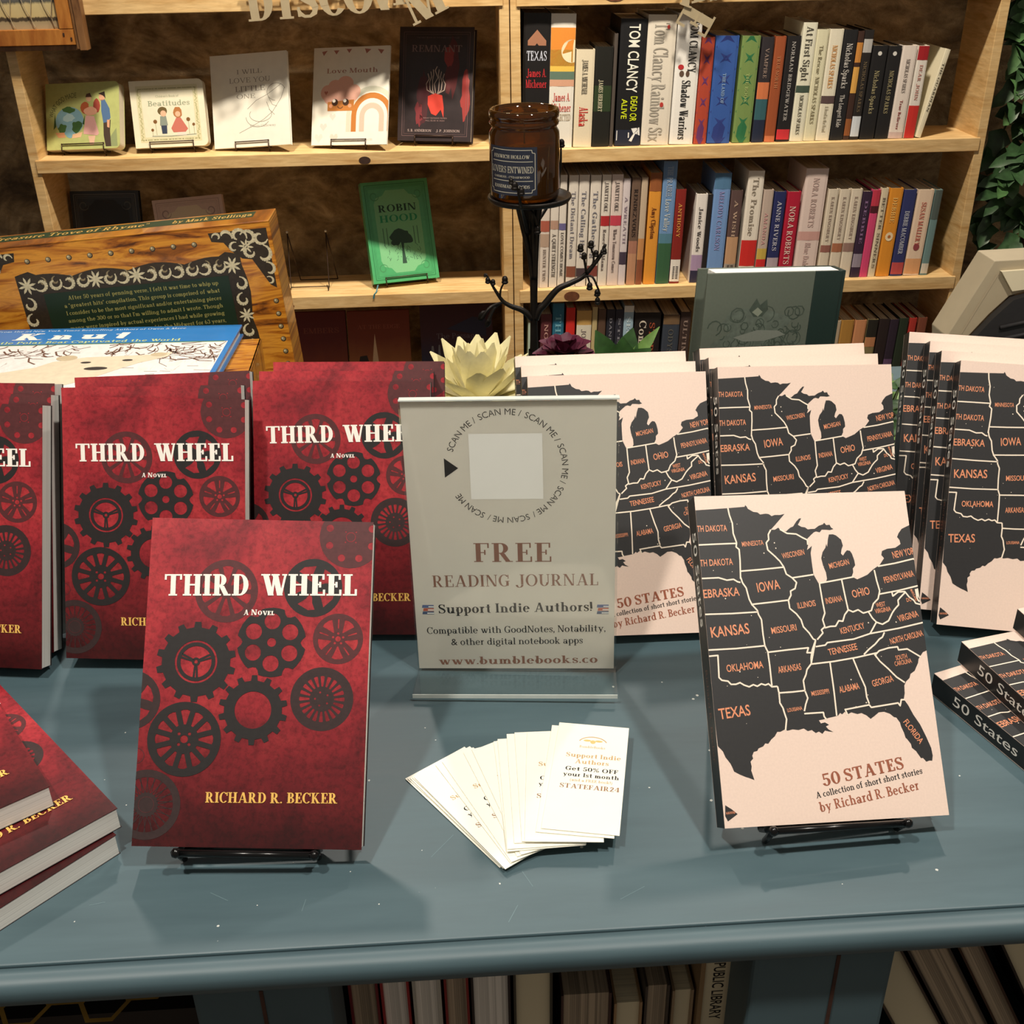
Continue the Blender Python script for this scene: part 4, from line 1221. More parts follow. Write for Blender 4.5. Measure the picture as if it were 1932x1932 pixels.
# ---------------------------------------------------------------- propped cream book at the right edge
BEIGE = mat('beige_board', (174, 160, 132), .6, 0, .03, 60)
RIB = mat('black_ribbed_cover', (36, 34, 34), .55, 0, .1, 200)
t = thing('cream_paged_book', 'thick book with beige boards, cream pages and black ribbed cover cut by the right edge', 'book')
mb = MB()
mb.prism([(.4848, 1.0174), (.4532, .9477), (.478, .800), (.520, .800), (.4741, .9477), (.4895, .968), (.5048, .9844), (.5300, .9915), (.66, 1.02), (.66, 1.0215)], .950, .985, BEIGE)
mb.poly([(.4892, .9493, 1.0060), (.4907, .9493, 1.0060), (.4645, .9493, .945), (.463, .9493, .945)], ink((176, 160, 132)))
mb.build('board', t, .0015)
mb = MB()
mb.prism([(.4913, 1.0084), (.5046, .9900), (.66, 1.008), (.66, 1.0155)], .9462, .952, PAGES_C)
mb.build('page_block', t)
mb = MB()
mb.prism([(.5048, .9835), (.4895, .967), (.4741, .9469), (.522, .800), (.66, .800), (.66, 1.0185), (.5300, .9905)], .941, .9495, RIB)
for k in range(13):
    z = .802 + k * .013
    x0 = .524 if z < .87 else .500 if z < .925 else .484 + max(0, (z - .94)) * .5
    mb.tube([(x0 + .004, .9405, z), (.60, .9405, z + .02), (.658, .9405, z + .026)], .0022, RIB, 6)
mb.build('ribbed_cover', t)

# ---------------------------------------------------------------- iron candle holder, jar candle
cy_ = 1.05
def w3(l, y=cy_): return [(p[0] / 1000, (p[2] / 1000 if len(p) > 2 else y), p[1] / 1000) for p in l]
def smooth(pts, n=4):
    pts = [Vector(p) for p in pts]; out = []
    for i in range(len(pts) - 1):
        p0, p1, p2, p3 = pts[max(i - 1, 0)], pts[i], pts[i + 1], pts[min(i + 2, len(pts) - 1)]
        for k in range(n):
            t_ = k / n
            out.append(.5 * ((2 * p1) + (p2 - p0) * t_ + (2 * p0 - 5 * p1 + 4 * p2 - p3) * t_ ** 2 + (3 * p1 - p0 - 3 * p2 + p3) * t_ ** 3))
    return out + [pts[-1]]
def limb(m, pts, r0, r1, n=8):
    q = smooth(pts); k = len(q) - 1
    m.tube(q, [r0 + (r1 - r0) * i / k for i in range(k + 1)], IRON, n)
t = thing('candle_holder', 'dark iron candle holder shaped like a small branching tree', 'candle holder')
mb = MB()
mb.lathe([(.0, .0), (.040, .0), (.0405, .004), (.030, .008), (.012, .014), (.008, .03), (.0055, .112)], IRON, 28, (.080, cy_, T))
tr = smooth([(.080, cy_, T + .10), (.080, cy_, .945), (.080, cy_, .969), (.080, cy_, .996), (.0775, cy_, 1.031), (.0765, cy_, 1.057)])
rad_ = [.0052, .0045, .0040, .0038, .0038, .0036, .0036, .0036, .0036, .0038, .0039, .0041, .0044, .0052, .006, .0072, .0080, .0088, .0098, .0110, .0118]
mb.tube(tr, rad_[:len(tr)] + [.0118] * max(0, len(tr) - len(rad_)), IRON, 12)
for dx, ph in ((.004, 0), (-.005, 2), (.001, 4)):
    limb(mb, [(.080 + dx * .4, cy_ - .004, .985), (.079 + dx * .8, cy_ - .006, 1.01), (.077 + dx * 1.6, cy_ - .008, 1.04), (.0765 + dx * 2.2, cy_ - .009, 1.058)], .0018, .0032)
mb.build('stem', t)
mb = MB()
mb.lathe([(.0, .0), (.030, -.0006), (.037, .0010), (.0394, .0045), (.0388, .0062), (.0368, .0058), (.0345, .0030), (.0, .0026)], IRON, 40, (.0767, cy_, 1.0586))
mb.build('candle_plate', t)
def bud(m, p, r=.0028, rot=None):
    m.blob(p, r, r, r * 1.25, IRON, 8); m.blob((p[0], p[1], p[2] - r * .9), r * 1.15, r * 1.15, r * .7, IRON, 8)
mb = MB()
limb(mb, w3([(81, 944), (85, 953), (91, 959), (103, 973), (116, 979), (128, 985), (137, 995), (145, 1006), (149, 1016)]), .0042, .0015)
limb(mb, w3([(131, 989, 1048), (129, 1000, 1047), (127, 1008, 1046)]), .0013, .0010)
limb(mb, w3([(137, 996, 1049), (138, 1004, 1050), (135, 1013, 1051)]), .0011, .0008)
limb(mb, w3([(128, 985, 1049), (136, 986, 1046), (141, 977, 1044), (144, 969, 1043)]), .0012, .0009)
limb(mb, w3([(128, 985, 1051), (132, 985, 1052), (135, 977, 1052)]), .0012, .0009)
for p, r in (((125, 1014), 3.0), ((128.5, 1006), 2.6), ((135, 1017), 2.9), ((140, 1008), 2.5), ((148, 1010), 2.4), ((134.5, 976), 2.9), ((142, 969), 2.8), ((142.5, 961), 2.7), ((146, 1009), 2.0)):
    bud(mb, (p[0] / 1000, cy_ - .001, p[1] / 1000), r / 1000)
mb.build('branch', t)
mb = MB()
limb(mb, w3([(79, 944), (69, 953), (57, 958), (49, 964), (41, 977), (34, 991)]), .0036, .0008)
limb(mb, w3([(47, 968, 1049), (48, 976, 1048), (52, 984, 1047)]), .0011, .0008)
for p, r in (((35.5, 985), 2.4), ((40.5, 983), 2.3), ((52, 985), 3.0), ((33, 990), 1.4)):
    bud(mb, (p[0] / 1000, cy_ - .001, p[1] / 1000), r / 1000)
limb(mb, w3([(50, 962, 1050), (42, 961, 1046), (35, 958, 1042), (27, 948, 1040)]), .0012, .0018)
limb(mb, w3([(47, 961, 1050), (40, 956, 1046), (34, 944, 1043)]), .0011, .0018)
mb.blob((.0285, 1.041, .952), .0035, .0012, .0058, IRON, 8, Matrix.Rotation(R(30), 3, 'Y'))
mb.blob((.0345, 1.043, .944), .0030, .0012, .0052, IRON, 8, Matrix.Rotation(R(25), 3, 'Y'))
mb.build('branch', t)
mb = MB()
limb(mb, w3([(74, 1030, 1042), (69, 1052, 1028), (65, 1068, 1008), (62, 1085, 1004)]), .0022, .0009)
for p, r in (((60, 1084), 3.0), ((66, 1079), 2.8), ((57, 1088), 2.2)):
    bud(mb, (p[0] / 1000, 1.004, p[1] / 1000), r / 1000)
limb(mb, w3([(72, 1055, 1038), (77, 1054, 1030), (80, 1048, 1028), (82, 1040, 1029)]), .0012, .0009)
bud(mb, (.082, 1.029, 1.038), .0032)
limb(mb, w3([(80, 1030, 1060), (100, 1050, 1088), (109, 1075, 1093), (110, 1098, 1092)]), .0018, .001)
bud(mb, (.1105, 1.092, 1.103), .0030)
mb.build('branch', t)

def amber():
    m, nt, b = nodes_of('amber_glass', .04)
    n = noise(nt, coords(nt, 1, 1, 1), 60, 3)
    nt.links.new(ramp(nt, n, [(.3, (106, 63, 7)), (.7, (118, 72, 9))]), b.inputs['Base Color'])
    b.inputs['Transmission Weight'].default_value = .85
    b.inputs['IOR'].default_value = 1.5
    return m
AMBER = amber()
WAX = mat('amber_brown_wax', (164, 108, 22), .5, 0, .05, 40)  # opaque amber-brown, the wax's own colour
LABEL_N = mat('navy_label', (28, 34, 50), .45, 0, .05, 200)
LABEL_I = mat('pale_label_print', (190, 184, 164), .5)
jx, jz = .0722, 1.0616
t = thing('jar_candle', 'amber glass jar candle with a navy label standing on the iron tree holder', 'candle', None, Matrix.Translation((jx, cy_, jz)))
rj = .0322
mb = MB()
mb.lathe([(0, 0), (.027, 0), (.0308, .002), (rj, .006), (rj, .055), (.0318, .0605), (.0296, .0640), (.0296, .0655), (.0312, .0668), (.0318, .0690), (.0306, .0708), (.0300, .0720), (.0316, .0735), (.0320, .0775), (.0312, .0800), (.0298, .0806),
          (.0280, .0800), (.0276, .0660), (.0290, .0590), (.0296, .0540), (.0296, .0080), (.0280, .0050), (0, .0046)], AMBER, 56)
mb.build('glass', t)
mb = MB(); mb.lathe([(0, .0052), (.0270, .0056), (.0290, .0086), (.0290, .0500), (.0, .0500)], WAX, 40); mb.build('wax', t)
mb = MB(); mb.tube([(0, 0, .0498), (.0004, 0, .058)], .0007, BLACK_WIRE, 6); mb.build('wick', t)
mb = MB()
def onjar(ps, m, ly, a_c=-118):
    for q in ps:
        if len(q) > 2:
            mb.poly([((rj + .0002 + ly * LAY * 1.4) * math.cos(R(a_c) + x / 32.2), (rj + .0002 + ly * LAY * 1.4) * math.sin(R(a_c) + x / 32.2), z / 1000) for x, z in q], m)
n = 26
lw, lz0, lz1 = 25.0, 9.5, 52.0
onjar([[(-lw + 2 * lw * k / n, lz0), (-lw + 2 * lw * (k + 1) / n, lz0), (-lw + 2 * lw * (k + 1) / n, lz1), (-lw + 2 * lw * k / n, lz1)] for k in range(n)], LABEL_N, 0)
def hline(y, x0, x1, wd=.5):
    m_ = int((x1 - x0) / 2) + 1
    return [[(x0 + (x1 - x0) * k / m_, y - wd / 2), (x0 + (x1 - x0) * (k + 1) / m_, y - wd / 2), (x0 + (x1 - x0) * (k + 1) / m_, y + wd / 2), (x0 + (x1 - x0) * k / m_, y + wd / 2)] for k in range(m_)]
for y in (12.0, 49.5): onjar(hline(y, -20, 20), LABEL_I, 1)
for x in (-23, 23): onjar([[(x - .25, 15), (x + .25, 15), (x + .25, 46.5), (x - .25, 46.5)]], LABEL_I, 1)
for sx_ in (-1, 1):
    for y, d in ((49.5, -3), (12.0, 3)): onjar(strip([(sx_ * 20, y), (sx_ * 20.4, y + d * .8), (sx_ * 23, y + d)], .5), LABEL_I, 1)
for y in (39.5, 22.5): onjar(hline(y, -20, 21), LABEL_I, 1)
for q, y, h, wd, f in (('FENWICH HOLLOW', 42.2, 3.0, 36, .16), ('LOVERS ENTWINED', 29.6, 5.6, 43, .12), ('OAKMOSS - CEDARWOOD', 25.0, 1.8, 36, .16), ('HANDMADE GOODS', 16.0, 2.9, 36, .16)):
    onjar(place(serif(q, f, .06), 0, y, h, wd), LABEL_I, 2)
mb.build('label_wrap', t)

# ---------------------------------------------------------------- artificial flowers and leaves on the table
PETAL = mat('ivory_petal', (240, 232, 186), .6, 0, .05, 200)
PETAL_D = mat('burgundy_petal', (86, 22, 48), .6, 0, .2, 200)
LEAF = mat('green_leaf', (46, 80, 36), .5, 0, .25, 120)
LEAF_L = mat('light_green_leaf', (108, 144, 72), .5, 0, .2, 120)
LEAF_D = mat('dull_green_leaf', (52, 82, 46), .5, 0, .3, 90)  # duller green, picked at random among the sprig leaves
STEM = mat('green_stem', (70, 84, 40), .6)
def leafpoly(m, base, dirv, up, L, W_, mt, curl=.25, shape='leaf'):
    """a curved leaf or petal with a mid fold"""
    d = Vector(dirv).normalized(); n_ = Vector(up); n_ = (n_ - d * n_.dot(d)).normalized(); s_ = d.cross(n_)
    ws = {'leaf': (.05, .75, 1.0, .62, .04), 'petal': (.35, .75, 1.0, .9, .12), 'ivy': (.2, 1.0, .62, .5, .03)}[shape]
    vs, fs = [], []
    for i, f in enumerate((0, .25, .5, .78, 1)):
        c = Vector(base) + d * L * f + n_ * curl * L * (f - f * f * 1.6)
        w_ = ws[i] * W_ / 2
        fold = n_ * w_ * .35
        vs += [c - s_ * w_ + fold, c, c + s_ * w_ + fold]
    for i in range(4):
        for j in range(2):
            k = i * 3 + j
            fs.append((k, k + 1, k + 4, k + 3))
    m.add(vs, fs, mt, True)
t = thing('ivory_flower', 'ivory many-petalled artificial flower behind the clear sign', 'flower')
mb = MB()
fc = Vector((.0195, .930, .905))
rp = random.Random(21)
for ring, (nn, el, L, W_) in enumerate(((8, 82, .056, .020), (11, 62, .061, .022), (13, 42, .060, .023), (13, 18, .055, .022))):
    for k in range(nn):
        a = 2 * math.pi * k / nn + ring * .4 + rp.uniform(-.1, .1); e = R(el + rp.uniform(-7, 7))
        d = Vector((math.cos(a) * math.cos(e), math.sin(a) * math.cos(e), math.sin(e)))
        leafpoly(mb, fc + d * .004, d, Vector((0, 0, 1)) if el < 70 else Vector((math.cos(a), math.sin(a), .1)) * -1, L * rp.uniform(.9, 1.08), W_, PETAL, -.12 if el > 30 else .15, 'petal')
mb.build('petals', t)
mb = MB(); mb.tube([fc, (.0205, .931, .86), (.022, .932, T + .003)], .003, STEM, 8)
mb.tube([(.022, .932, T + .003), (.005, .95, T + .003)], .003, STEM, 8); mb.build('stem', t)
t = thing('burgundy_flower', 'dark burgundy artificial flower at the foot of the iron candle holder', 'flower')
mb = MB(); fc = Vector((.104, .985, .925))
for ring, (nn, el, L, W_) in enumerate(((5, 70, .026, .022), (7, 40, .030, .026), (8, 12, .032, .028))):
    for k in range(nn):
        a = 2 * math.pi * k / nn + ring; e = R(el)
        d = Vector((math.cos(a) * math.cos(e), math.sin(a) * math.cos(e), math.sin(e)))
        leafpoly(mb, fc, d, Vector((0, 0, 1)), L, W_, PETAL_D, .2, 'petal')
mb.build('petals', t)
mb = MB(); mb.tube([fc, (.105, .987, .85), (.107, .99, T + .003)], .0025, STEM, 8); mb.tube([(.107, .99, T + .003), (.10, .955, T + .003)], .0025, STEM, 8); mb.build('stem', t)
t = thing('leafy_spray', 'pointed green artificial leaves rising behind the map books near the candle holder', 'plant')
mb = MB(); bs = Vector((.152, .965, .912))
for d, L, W_, mt, up in (((-.40, -.1, .9), .054, .026, LEAF, (0, -1, .3)), ((.25, 0, 1), .050, .026, LEAF, (-.2, -1, .2)), ((.05, -.2, .8), .044, .034, LEAF, (0, -1, .4)), ((.62, -.1, .9), .062, .014, LEAF_L, (-.3, -1, .2)), ((.45, -.2, .55), .044, .030, LEAF, (0, -1, .6)), ((-.7, -.1, .5), .040, .03, LEAF, (0, -1, .5))):
    leafpoly(mb, bs, d, up, L, W_, mt, .12)
mb.build('leaves', t)
mb = MB(); mb.tube([bs, (.153, .966, .84), (.154, .968, T + .003)], .0022, STEM, 8); mb.tube([(.154, .968, T + .003), (.13, .985, T + .003)], .0022, STEM, 8); mb.build('stem', t)
t = thing('ivy_sprig', 'small green ivy sprig lying on the table between the map book rows', 'plant')
mb = MB(); st = MB(); rv = random.Random(31)
pts = [(.376 + k * .0085 + .008 * math.sin(k * 1.3), .87 + k * .020, T + .010 + .014 * (k % 3)) for k in range(14)]
st.tube(smooth(pts, 3), .0012, STEM, 6)
for p in pts:
    for q in range(5):
        a = rv.uniform(0, 6.28)
        leafpoly(mb, p, (math.cos(a), math.sin(a), rv.uniform(.0, .9)), (0, -.3, 1), rv.uniform(.014, .026), rv.uniform(.012, .02), rv.choice((LEAF, LEAF_L, LEAF, LEAF_D)), .2, 'ivy')
mb.build('leaves', t); st.build('stem', t)
t = thing('ivy_sprig', 'small ivy sprig between the ivory flower and the map books', 'plant')
mb = MB(); st = MB()
pts = [(.040 + .006 * math.sin(k), .835 + k * .012, T + .03 + k * .009) for k in range(9)]
st.tube(smooth([(.05, .83, T + .001), (.045, .832, T + .015)] + pts, 3), .0012, STEM, 6)
for p in pts:
    for q in range(5):
        a = rv.uniform(0, 6.28)
        leafpoly(mb, p, (math.cos(a), math.sin(a), rv.uniform(.0, .9)), (0, -.3, 1), rv.uniform(.012, .022), rv.uniform(.012, .018), rv.choice((LEAF, LEAF_L, LEAF_D)), .2, 'ivy')
mb.build('leaves', t); st.build('stem', t)

# ---------------------------------------------------------------- spine-out books
LEAN = 1.6
def shelf_book(name, label, group, x0, x1, h, z, depth, color, bands=(), texts=(), pages=None, yf=2.362, lean=LEAN, cat='book', board=.0012, art=(), round_=True):
    """x0..x1, h in mm at the foot; bands (from, to, colour) as fractions of the height; texts (string, from, to, cap height share of the width, colour, face, run d or h)"""
    wd = (x1 - x0) / 1000; h = h / 1000
    X = Matrix.Translation((x0 / 1000, yf, z + wd * math.sin(R(lean)) + .0003)) @ Matrix.Rotation(R(lean), 4, 'Y')
    root = thing(name, label, cat, group, X)
    W, Hh = wd * 1000, h * 1000
    cm = ink(color, .45) if isinstance(color, tuple) else color
    m = MB(); b = min(board, wd * .16)
    # slightly rounded spine between two boards
    pr = [(0, .0016), (wd * .12, .0004), (wd * .5, 0), (wd * .88, .0004), (wd, .0016)]
    for (xa, ya), (xb, yb) in zip(pr[:-1], pr[1:]):
        m.add([(xa, ya, 0), (xb, yb, 0), (xb, yb, h), (xa, ya, h)], [(0, 1, 2, 3)], cm, True)
    for i in range(4):
        pass
    m.poly([(xa, ya, h) for xa, ya in pr] + [(wd, .0026, h), (0, .0026, h)], cm)
    m.poly([(xa, ya, 0) for xa, ya in reversed(pr)] + [(0, .0026, 0), (wd, .0026, 0)], cm)
    m.box(0, .0014, 0, b, depth, h, cm); m.box(wd - b, .0014, 0, wd, depth, h, cm)
    m.box(b, .0014, 0, wd - b, .0026, h, cm)
    def yy(x):
        f = x / W
        return .0016 * abs(2 * f - 1) ** 3
    def pr_(ps, mt, ly):
        for i, q in enumerate(ps):
            q = clip(q, .15, .2, W - .15, Hh - .2)
            if len(q) > 2:
                m.poly([(x / 1000, yy(x) - .00025 - ly * LAY * 1.3 - (i % 9) * 3e-6, y / 1000) for x, y in q], mt)
    for f0, f1, c in bands:
        cmat = ink(c, .45) if isinstance(c, tuple) else c
        cols = [0, W * .12, W * .5, W * .88, W]
        pr_([[(a, f0 * Hh), (bb, f0 * Hh), (bb, f1 * Hh), (a, f1 * Hh)] for a, bb in zip(cols[:-1], cols[1:])], cmat, 1)
    for ps, mt, ly in art:
        pr_(ps, mt, ly)
    for tx in texts:
        s, f0, f1, hs, c, face, run = tx[:7]
        off = tx[7] if len(tx) > 7 else 0
        ps = serif(s, .19, .07) if face == 's' else sans(s, .012 if face == 'b' else 0)
        if run == 'd':
            pr_(mid(ps, W * (.5 + off), Hh * (f0 + f1) / 2, W * hs, Hh * abs(f1 - f0), -90), ink(c, .45), 3)
        else:
            pr_(mid(ps, W * .5, Hh * (f0 + f1) / 2, Hh * abs(f1 - f0), W * hs, 0), ink(c, .45), 3)
    m.build('cover', root)
    p = MB(); p.box(b, .0026, .0015, wd - b, depth - .0012, h - .0022, pages or PAGES_X); p.build('page_block', root)
    return root

BK, WH, CR = (30, 28, 28), (238, 234, 222), (230, 218, 190)
G1 = 'books on the top visible shelf of the right bookcase'
RD = (190, 40, 44)
def diam(c1, n, W, H):
    out = []
    for k in range(n):
        y = H * (k + .5) / n; r = H / n * .62
        out.append([(W / 2 - W * .46, y), (W / 2, y - r), (W / 2 + W * .46, y), (W / 2, y + r)])
    return (out, ink(c1), 2)
ROW1 = [
 ((157, 210.5, 255), .150, BK, [], [('TEXAS', .66, .73, .74, (214, 220, 236), 's', 'h'), ('James A.', .54, .60, .74, (204, 52, 58), 's', 'h'), ('Michener', .46, .52, .78, (204, 52, 58), 's', 'h')], 'thick black hardcover with white and red lettering beside the candle jar', 'hard'),
 ((211, 260, 253), .150, WH, [(.62, .90, (238, 150, 62)), (.58, .74, (244, 204, 92)), (.52, .58, (104, 128, 112)), (.47, .52, (222, 170, 140))], [('James A.', .36, .42, .72, (200, 70, 60), 's', 'h'), ('Michener', .28, .34, .8, (200, 70, 60), 's', 'h'), ('COLLECTED', .21, .26, .8, (170, 150, 120), 's', 'h')], 'tall white hardcover with an orange sunset across its spine', 'sun'),
 ((263, 300, 187), .108, CR, [], [('JAMES A. MICHENER', .55, .90, .30, (80, 76, 68), 's', 'd'), ('Alaska', .22, .42, .48, (206, 62, 56), 's', 'd')], 'short cream paperback with red lettering right of the sunset hardcover', None),
 ((301.5, 336.5, 191), .108, (32, 32, 28), [(.36, .62, (46, 62, 38))], [('JAMES HERBERT', .36, .68, .24, (206, 200, 170), 's', 'd', -.12)], 'short near-black paperback with a dim green patch beside the cream one', None),
 ((338, 345, 215), .140, (84, 76, 70), [], [], 'very thin grey-brown book left of the black book with yellow lettering', None),
 ((349, 401, 241), .150, (28, 28, 30), [(.0, .13, (40, 44, 60))], [('TOM CLANCY', .43, .96, .42, (240, 240, 226), 'b', 'd', .05), ('DEAD OR', .20, .40, .26, (214, 226, 40), 'b', 'd', .17), ('ALIVE', .22, .38, .22, (214, 226, 40), 'b', 'd', -.2)], 'thick black hardcover with big white letters and yellow title', 'gun'),
 ((403, 460, 247), .150, (228, 220, 204), [], [('Tom Clancy', .50, .94, .52, (170, 164, 152), 's', 'd'), ('Rainbow Six', .03, .48, .5, (178, 172, 160), 's', 'd')], 'thick cream hardcover with raised grey letters, partly behind the hanging letters', 'dot'),
 ((462.5, 511, 249), .150, (238, 236, 230), [], [('TOM CLANCY', .56, .95, .34, (40, 40, 40), 's', 'd', .2), ('Shadow Warriors', .04, .50, .36, (40, 40, 40), 's', 'd', .02)], 'tall white hardcover with black lettering and a small red emblem', 'emb'),
 ((513, 539, 204), .130, (176, 72, 52), [], [], 'paperback patterned in purple diamonds on orange red', (104, 54, 104)),
 ((541, 588, 206), .130, (56, 92, 164), [], [('THE LAND OF', .38, .66, .14, (150, 180, 214), 's', 'd')], 'bright blue paperback with darker blue diamond pattern', (44, 60, 128)),
 ((594, 631, 205), .130, (120, 146, 84), [], [('THE BOOK', .38, .66, .16, (170, 190, 120), 's', 'd')], 'green paperback with darker green diamond pattern', (44, 112, 72)),
 ((635, 659, 202), .130, (48, 44, 48), [(.42, .58, (208, 120, 76)), (.22, .42, (54, 96, 104)), (.0, .22, (36, 44, 66))], [('VAMPIRE', .62, .9, .3, (150, 130, 120), 's', 'd')], 'dark paperback with a flame-orange band and teal below', None),
 ((661.5, 683, 203), .130, (158, 82, 48), [(0, .06, (206, 120, 80))], [('TRUE NORTH', .52, .82, .3, (196, 130, 90), 's', 'd')], 'plain rust-brown paperback', None),
 ((686, 713, 203), .130, (34, 32, 34), [(.02, .12, (206, 54, 62))], [('NORMAN BRIDGEWATER', .2, .95, .26, (176, 172, 168), 's', 'd')], 'black paperback with a small red mark at its foot', None),
 ((715, 743, 227), .140, (232, 230, 208), [(.42, .48, (70, 86, 74))], [('At First Sight', .52, .97, .5, (84, 82, 72), 's', 'd'), ('NICHOLAS SPARKS', .06, .40, .28, (90, 88, 76), 's', 'd')], 'tallest cream book of the right half with dark serif title', None),
 ((744, 768, 214), .140, (226, 222, 190), [], [('The Rescue  NICHOLAS SPARKS', .16, .86, .34, (150, 142, 112), 's', 'd')], 'cream hardcover with faint lettering just right of the tallest cream book', None),
 ((770, 798, 214), .140, (234, 228, 206), [(.34, .41, (92, 74, 74))], [('NICHOLAS SPARKS', .48, .86, .36, (222, 164, 96), 's', 'd'), ('A Bend in the Road', .08, .32, .26, (150, 140, 116), 's', 'd')], 'cream hardcover with orange lettering and a small dark square', None),
 ((800, 827, 212), .140, (34, 34, 36), [], [('Nicholas Sparks', .48, .88, .44, (206, 202, 196), 's', 'd'), ('The Longest Ride', .12, .42, .34, (206, 202, 196), 's', 'd')], 'black hardcover with white serif lettering right of three cream books', None),
 ((828.5, 841, 209), .120, (66, 44, 36), [(.72, .9, (206, 140, 66)), (.44, .68, (222, 168, 84)), (.04, .2, (150, 90, 50))], [], 'thin dark paperback with orange blocks', None),
 ((842, 860, 211), .120, (40, 36, 34), [(.03, .22, (214, 222, 230)), (.80, .92, (190, 188, 184))], [('NICHOLAS SPARKS', .26, .72, .36, (120, 104, 80), 's', 'd')], 'thin black book with a white barcode sticker at its foot', None),
 ((863, 893, 181), .108, (32, 31, 32), [], [('Nicholas Sparks', .28, .74, .32, (168, 158, 120), 's', 'd')], 'short black paperback with a white dot, left one of two', 'wd'),
 ((895.5, 922, 180), .108, (33, 32, 33), [], [('NICHOLAS SPARKS', .28, .74, .32, (168, 158, 120), 's', 'd')], 'short black paperback with a white dot, right one of two', 'wd'),
 ((924, 954, 180), .108, (236, 224, 214), [(.0, .07, (214, 190, 184))], [('NICHOLAS SPARKS', .5, .86, .26, (120, 110, 106), 's', 'd'), ('True Believer', .1, .42, .2, (150, 60, 60), 's', 'd')], 'short white paperback with small dark marks and a blush tone', None),
 ((957, 979, 179), .108, (232, 226, 216), [(.85, 1.0, (166, 34, 40)), (.0, .36, (204, 52, 46))], [('DEAR JOHN', .42, .8, .3, (196, 140, 130), 's', 'd')], 'short white paperback with red top and red foot', None)]
RZ1 = ZR1
for (xx, dp, col, bands, tx, lab, ex) in ROW1:
    W, Hh = xx[1] - xx[0], xx[2]
    art = []
    if isinstance(ex, tuple): art = [diam(ex, 5, W, Hh)]
    elif ex == 'sun': art = [([clip(p, W * .1, 0, W, Hh) for p in [circ(W * .86, Hh * .73, W * .42, 24, Hh * .085)]], ink((250, 236, 196)), 2)]
    elif ex == 'gun': art = [([[(W * .05, 30), (W * .55, 26), (W * .55, 16), (W * .05, 10)], [(W * .62, 34), (W * .95, 36), (W * .98, 20), (W * .80, 24), (W * .66, 8), (W * .55, 10), (W * .72, 24)]], ink((240, 240, 236)), 2)]
    elif ex == 'dot': art = [([circ(W * .72, Hh * .91, 3, 8, 4), circ(W * .66, Hh * .32, 4, 8, 5)], ink((186, 60, 52)), 4)]
    elif ex == 'emb': art = [([circ(W * .25, Hh * .60, 6, 10, 5)], ink((186, 48, 52)), 2), ([circ(W * .3, Hh * .55, 5, 8, 6), circ(W * .55, Hh * .55, 4, 8, 6)], ink((96, 74, 60)), 2)]
    elif ex == 'wd': art = [([circ(W * .5, Hh * .92, 4.2, 12)], ink((226, 224, 218)), 2)]
    elif ex == 'hard': art = [([[(W * .16, 205), (W * .5, 225), (W * .84, 205), (W * .84, 196), (W * .16, 196)]], ink((176, 124, 96)), 2), (strip(arcpts(W * .5, 62, 17, 10, 170), 2.2), ink((88, 86, 84)), 2)]
    shelf_book('hardcover_book' if dp >= .14 else 'paperback_book', lab + ', top row', G1, xx[0], xx[1], xx[2], RZ1, dp, col, bands, tx, PAGES_W if dp >= .14 else None, art=art)
shelf_book('paperback_book', 'cream book leaning far over at the right end of the top row', G1, 982.5, 994, 174, RZ1, .12, (232, 224, 196), [], [('THE GUARDIAN', .3, .85, .4, (110, 104, 90), 's', 'd')], lean=11.5)

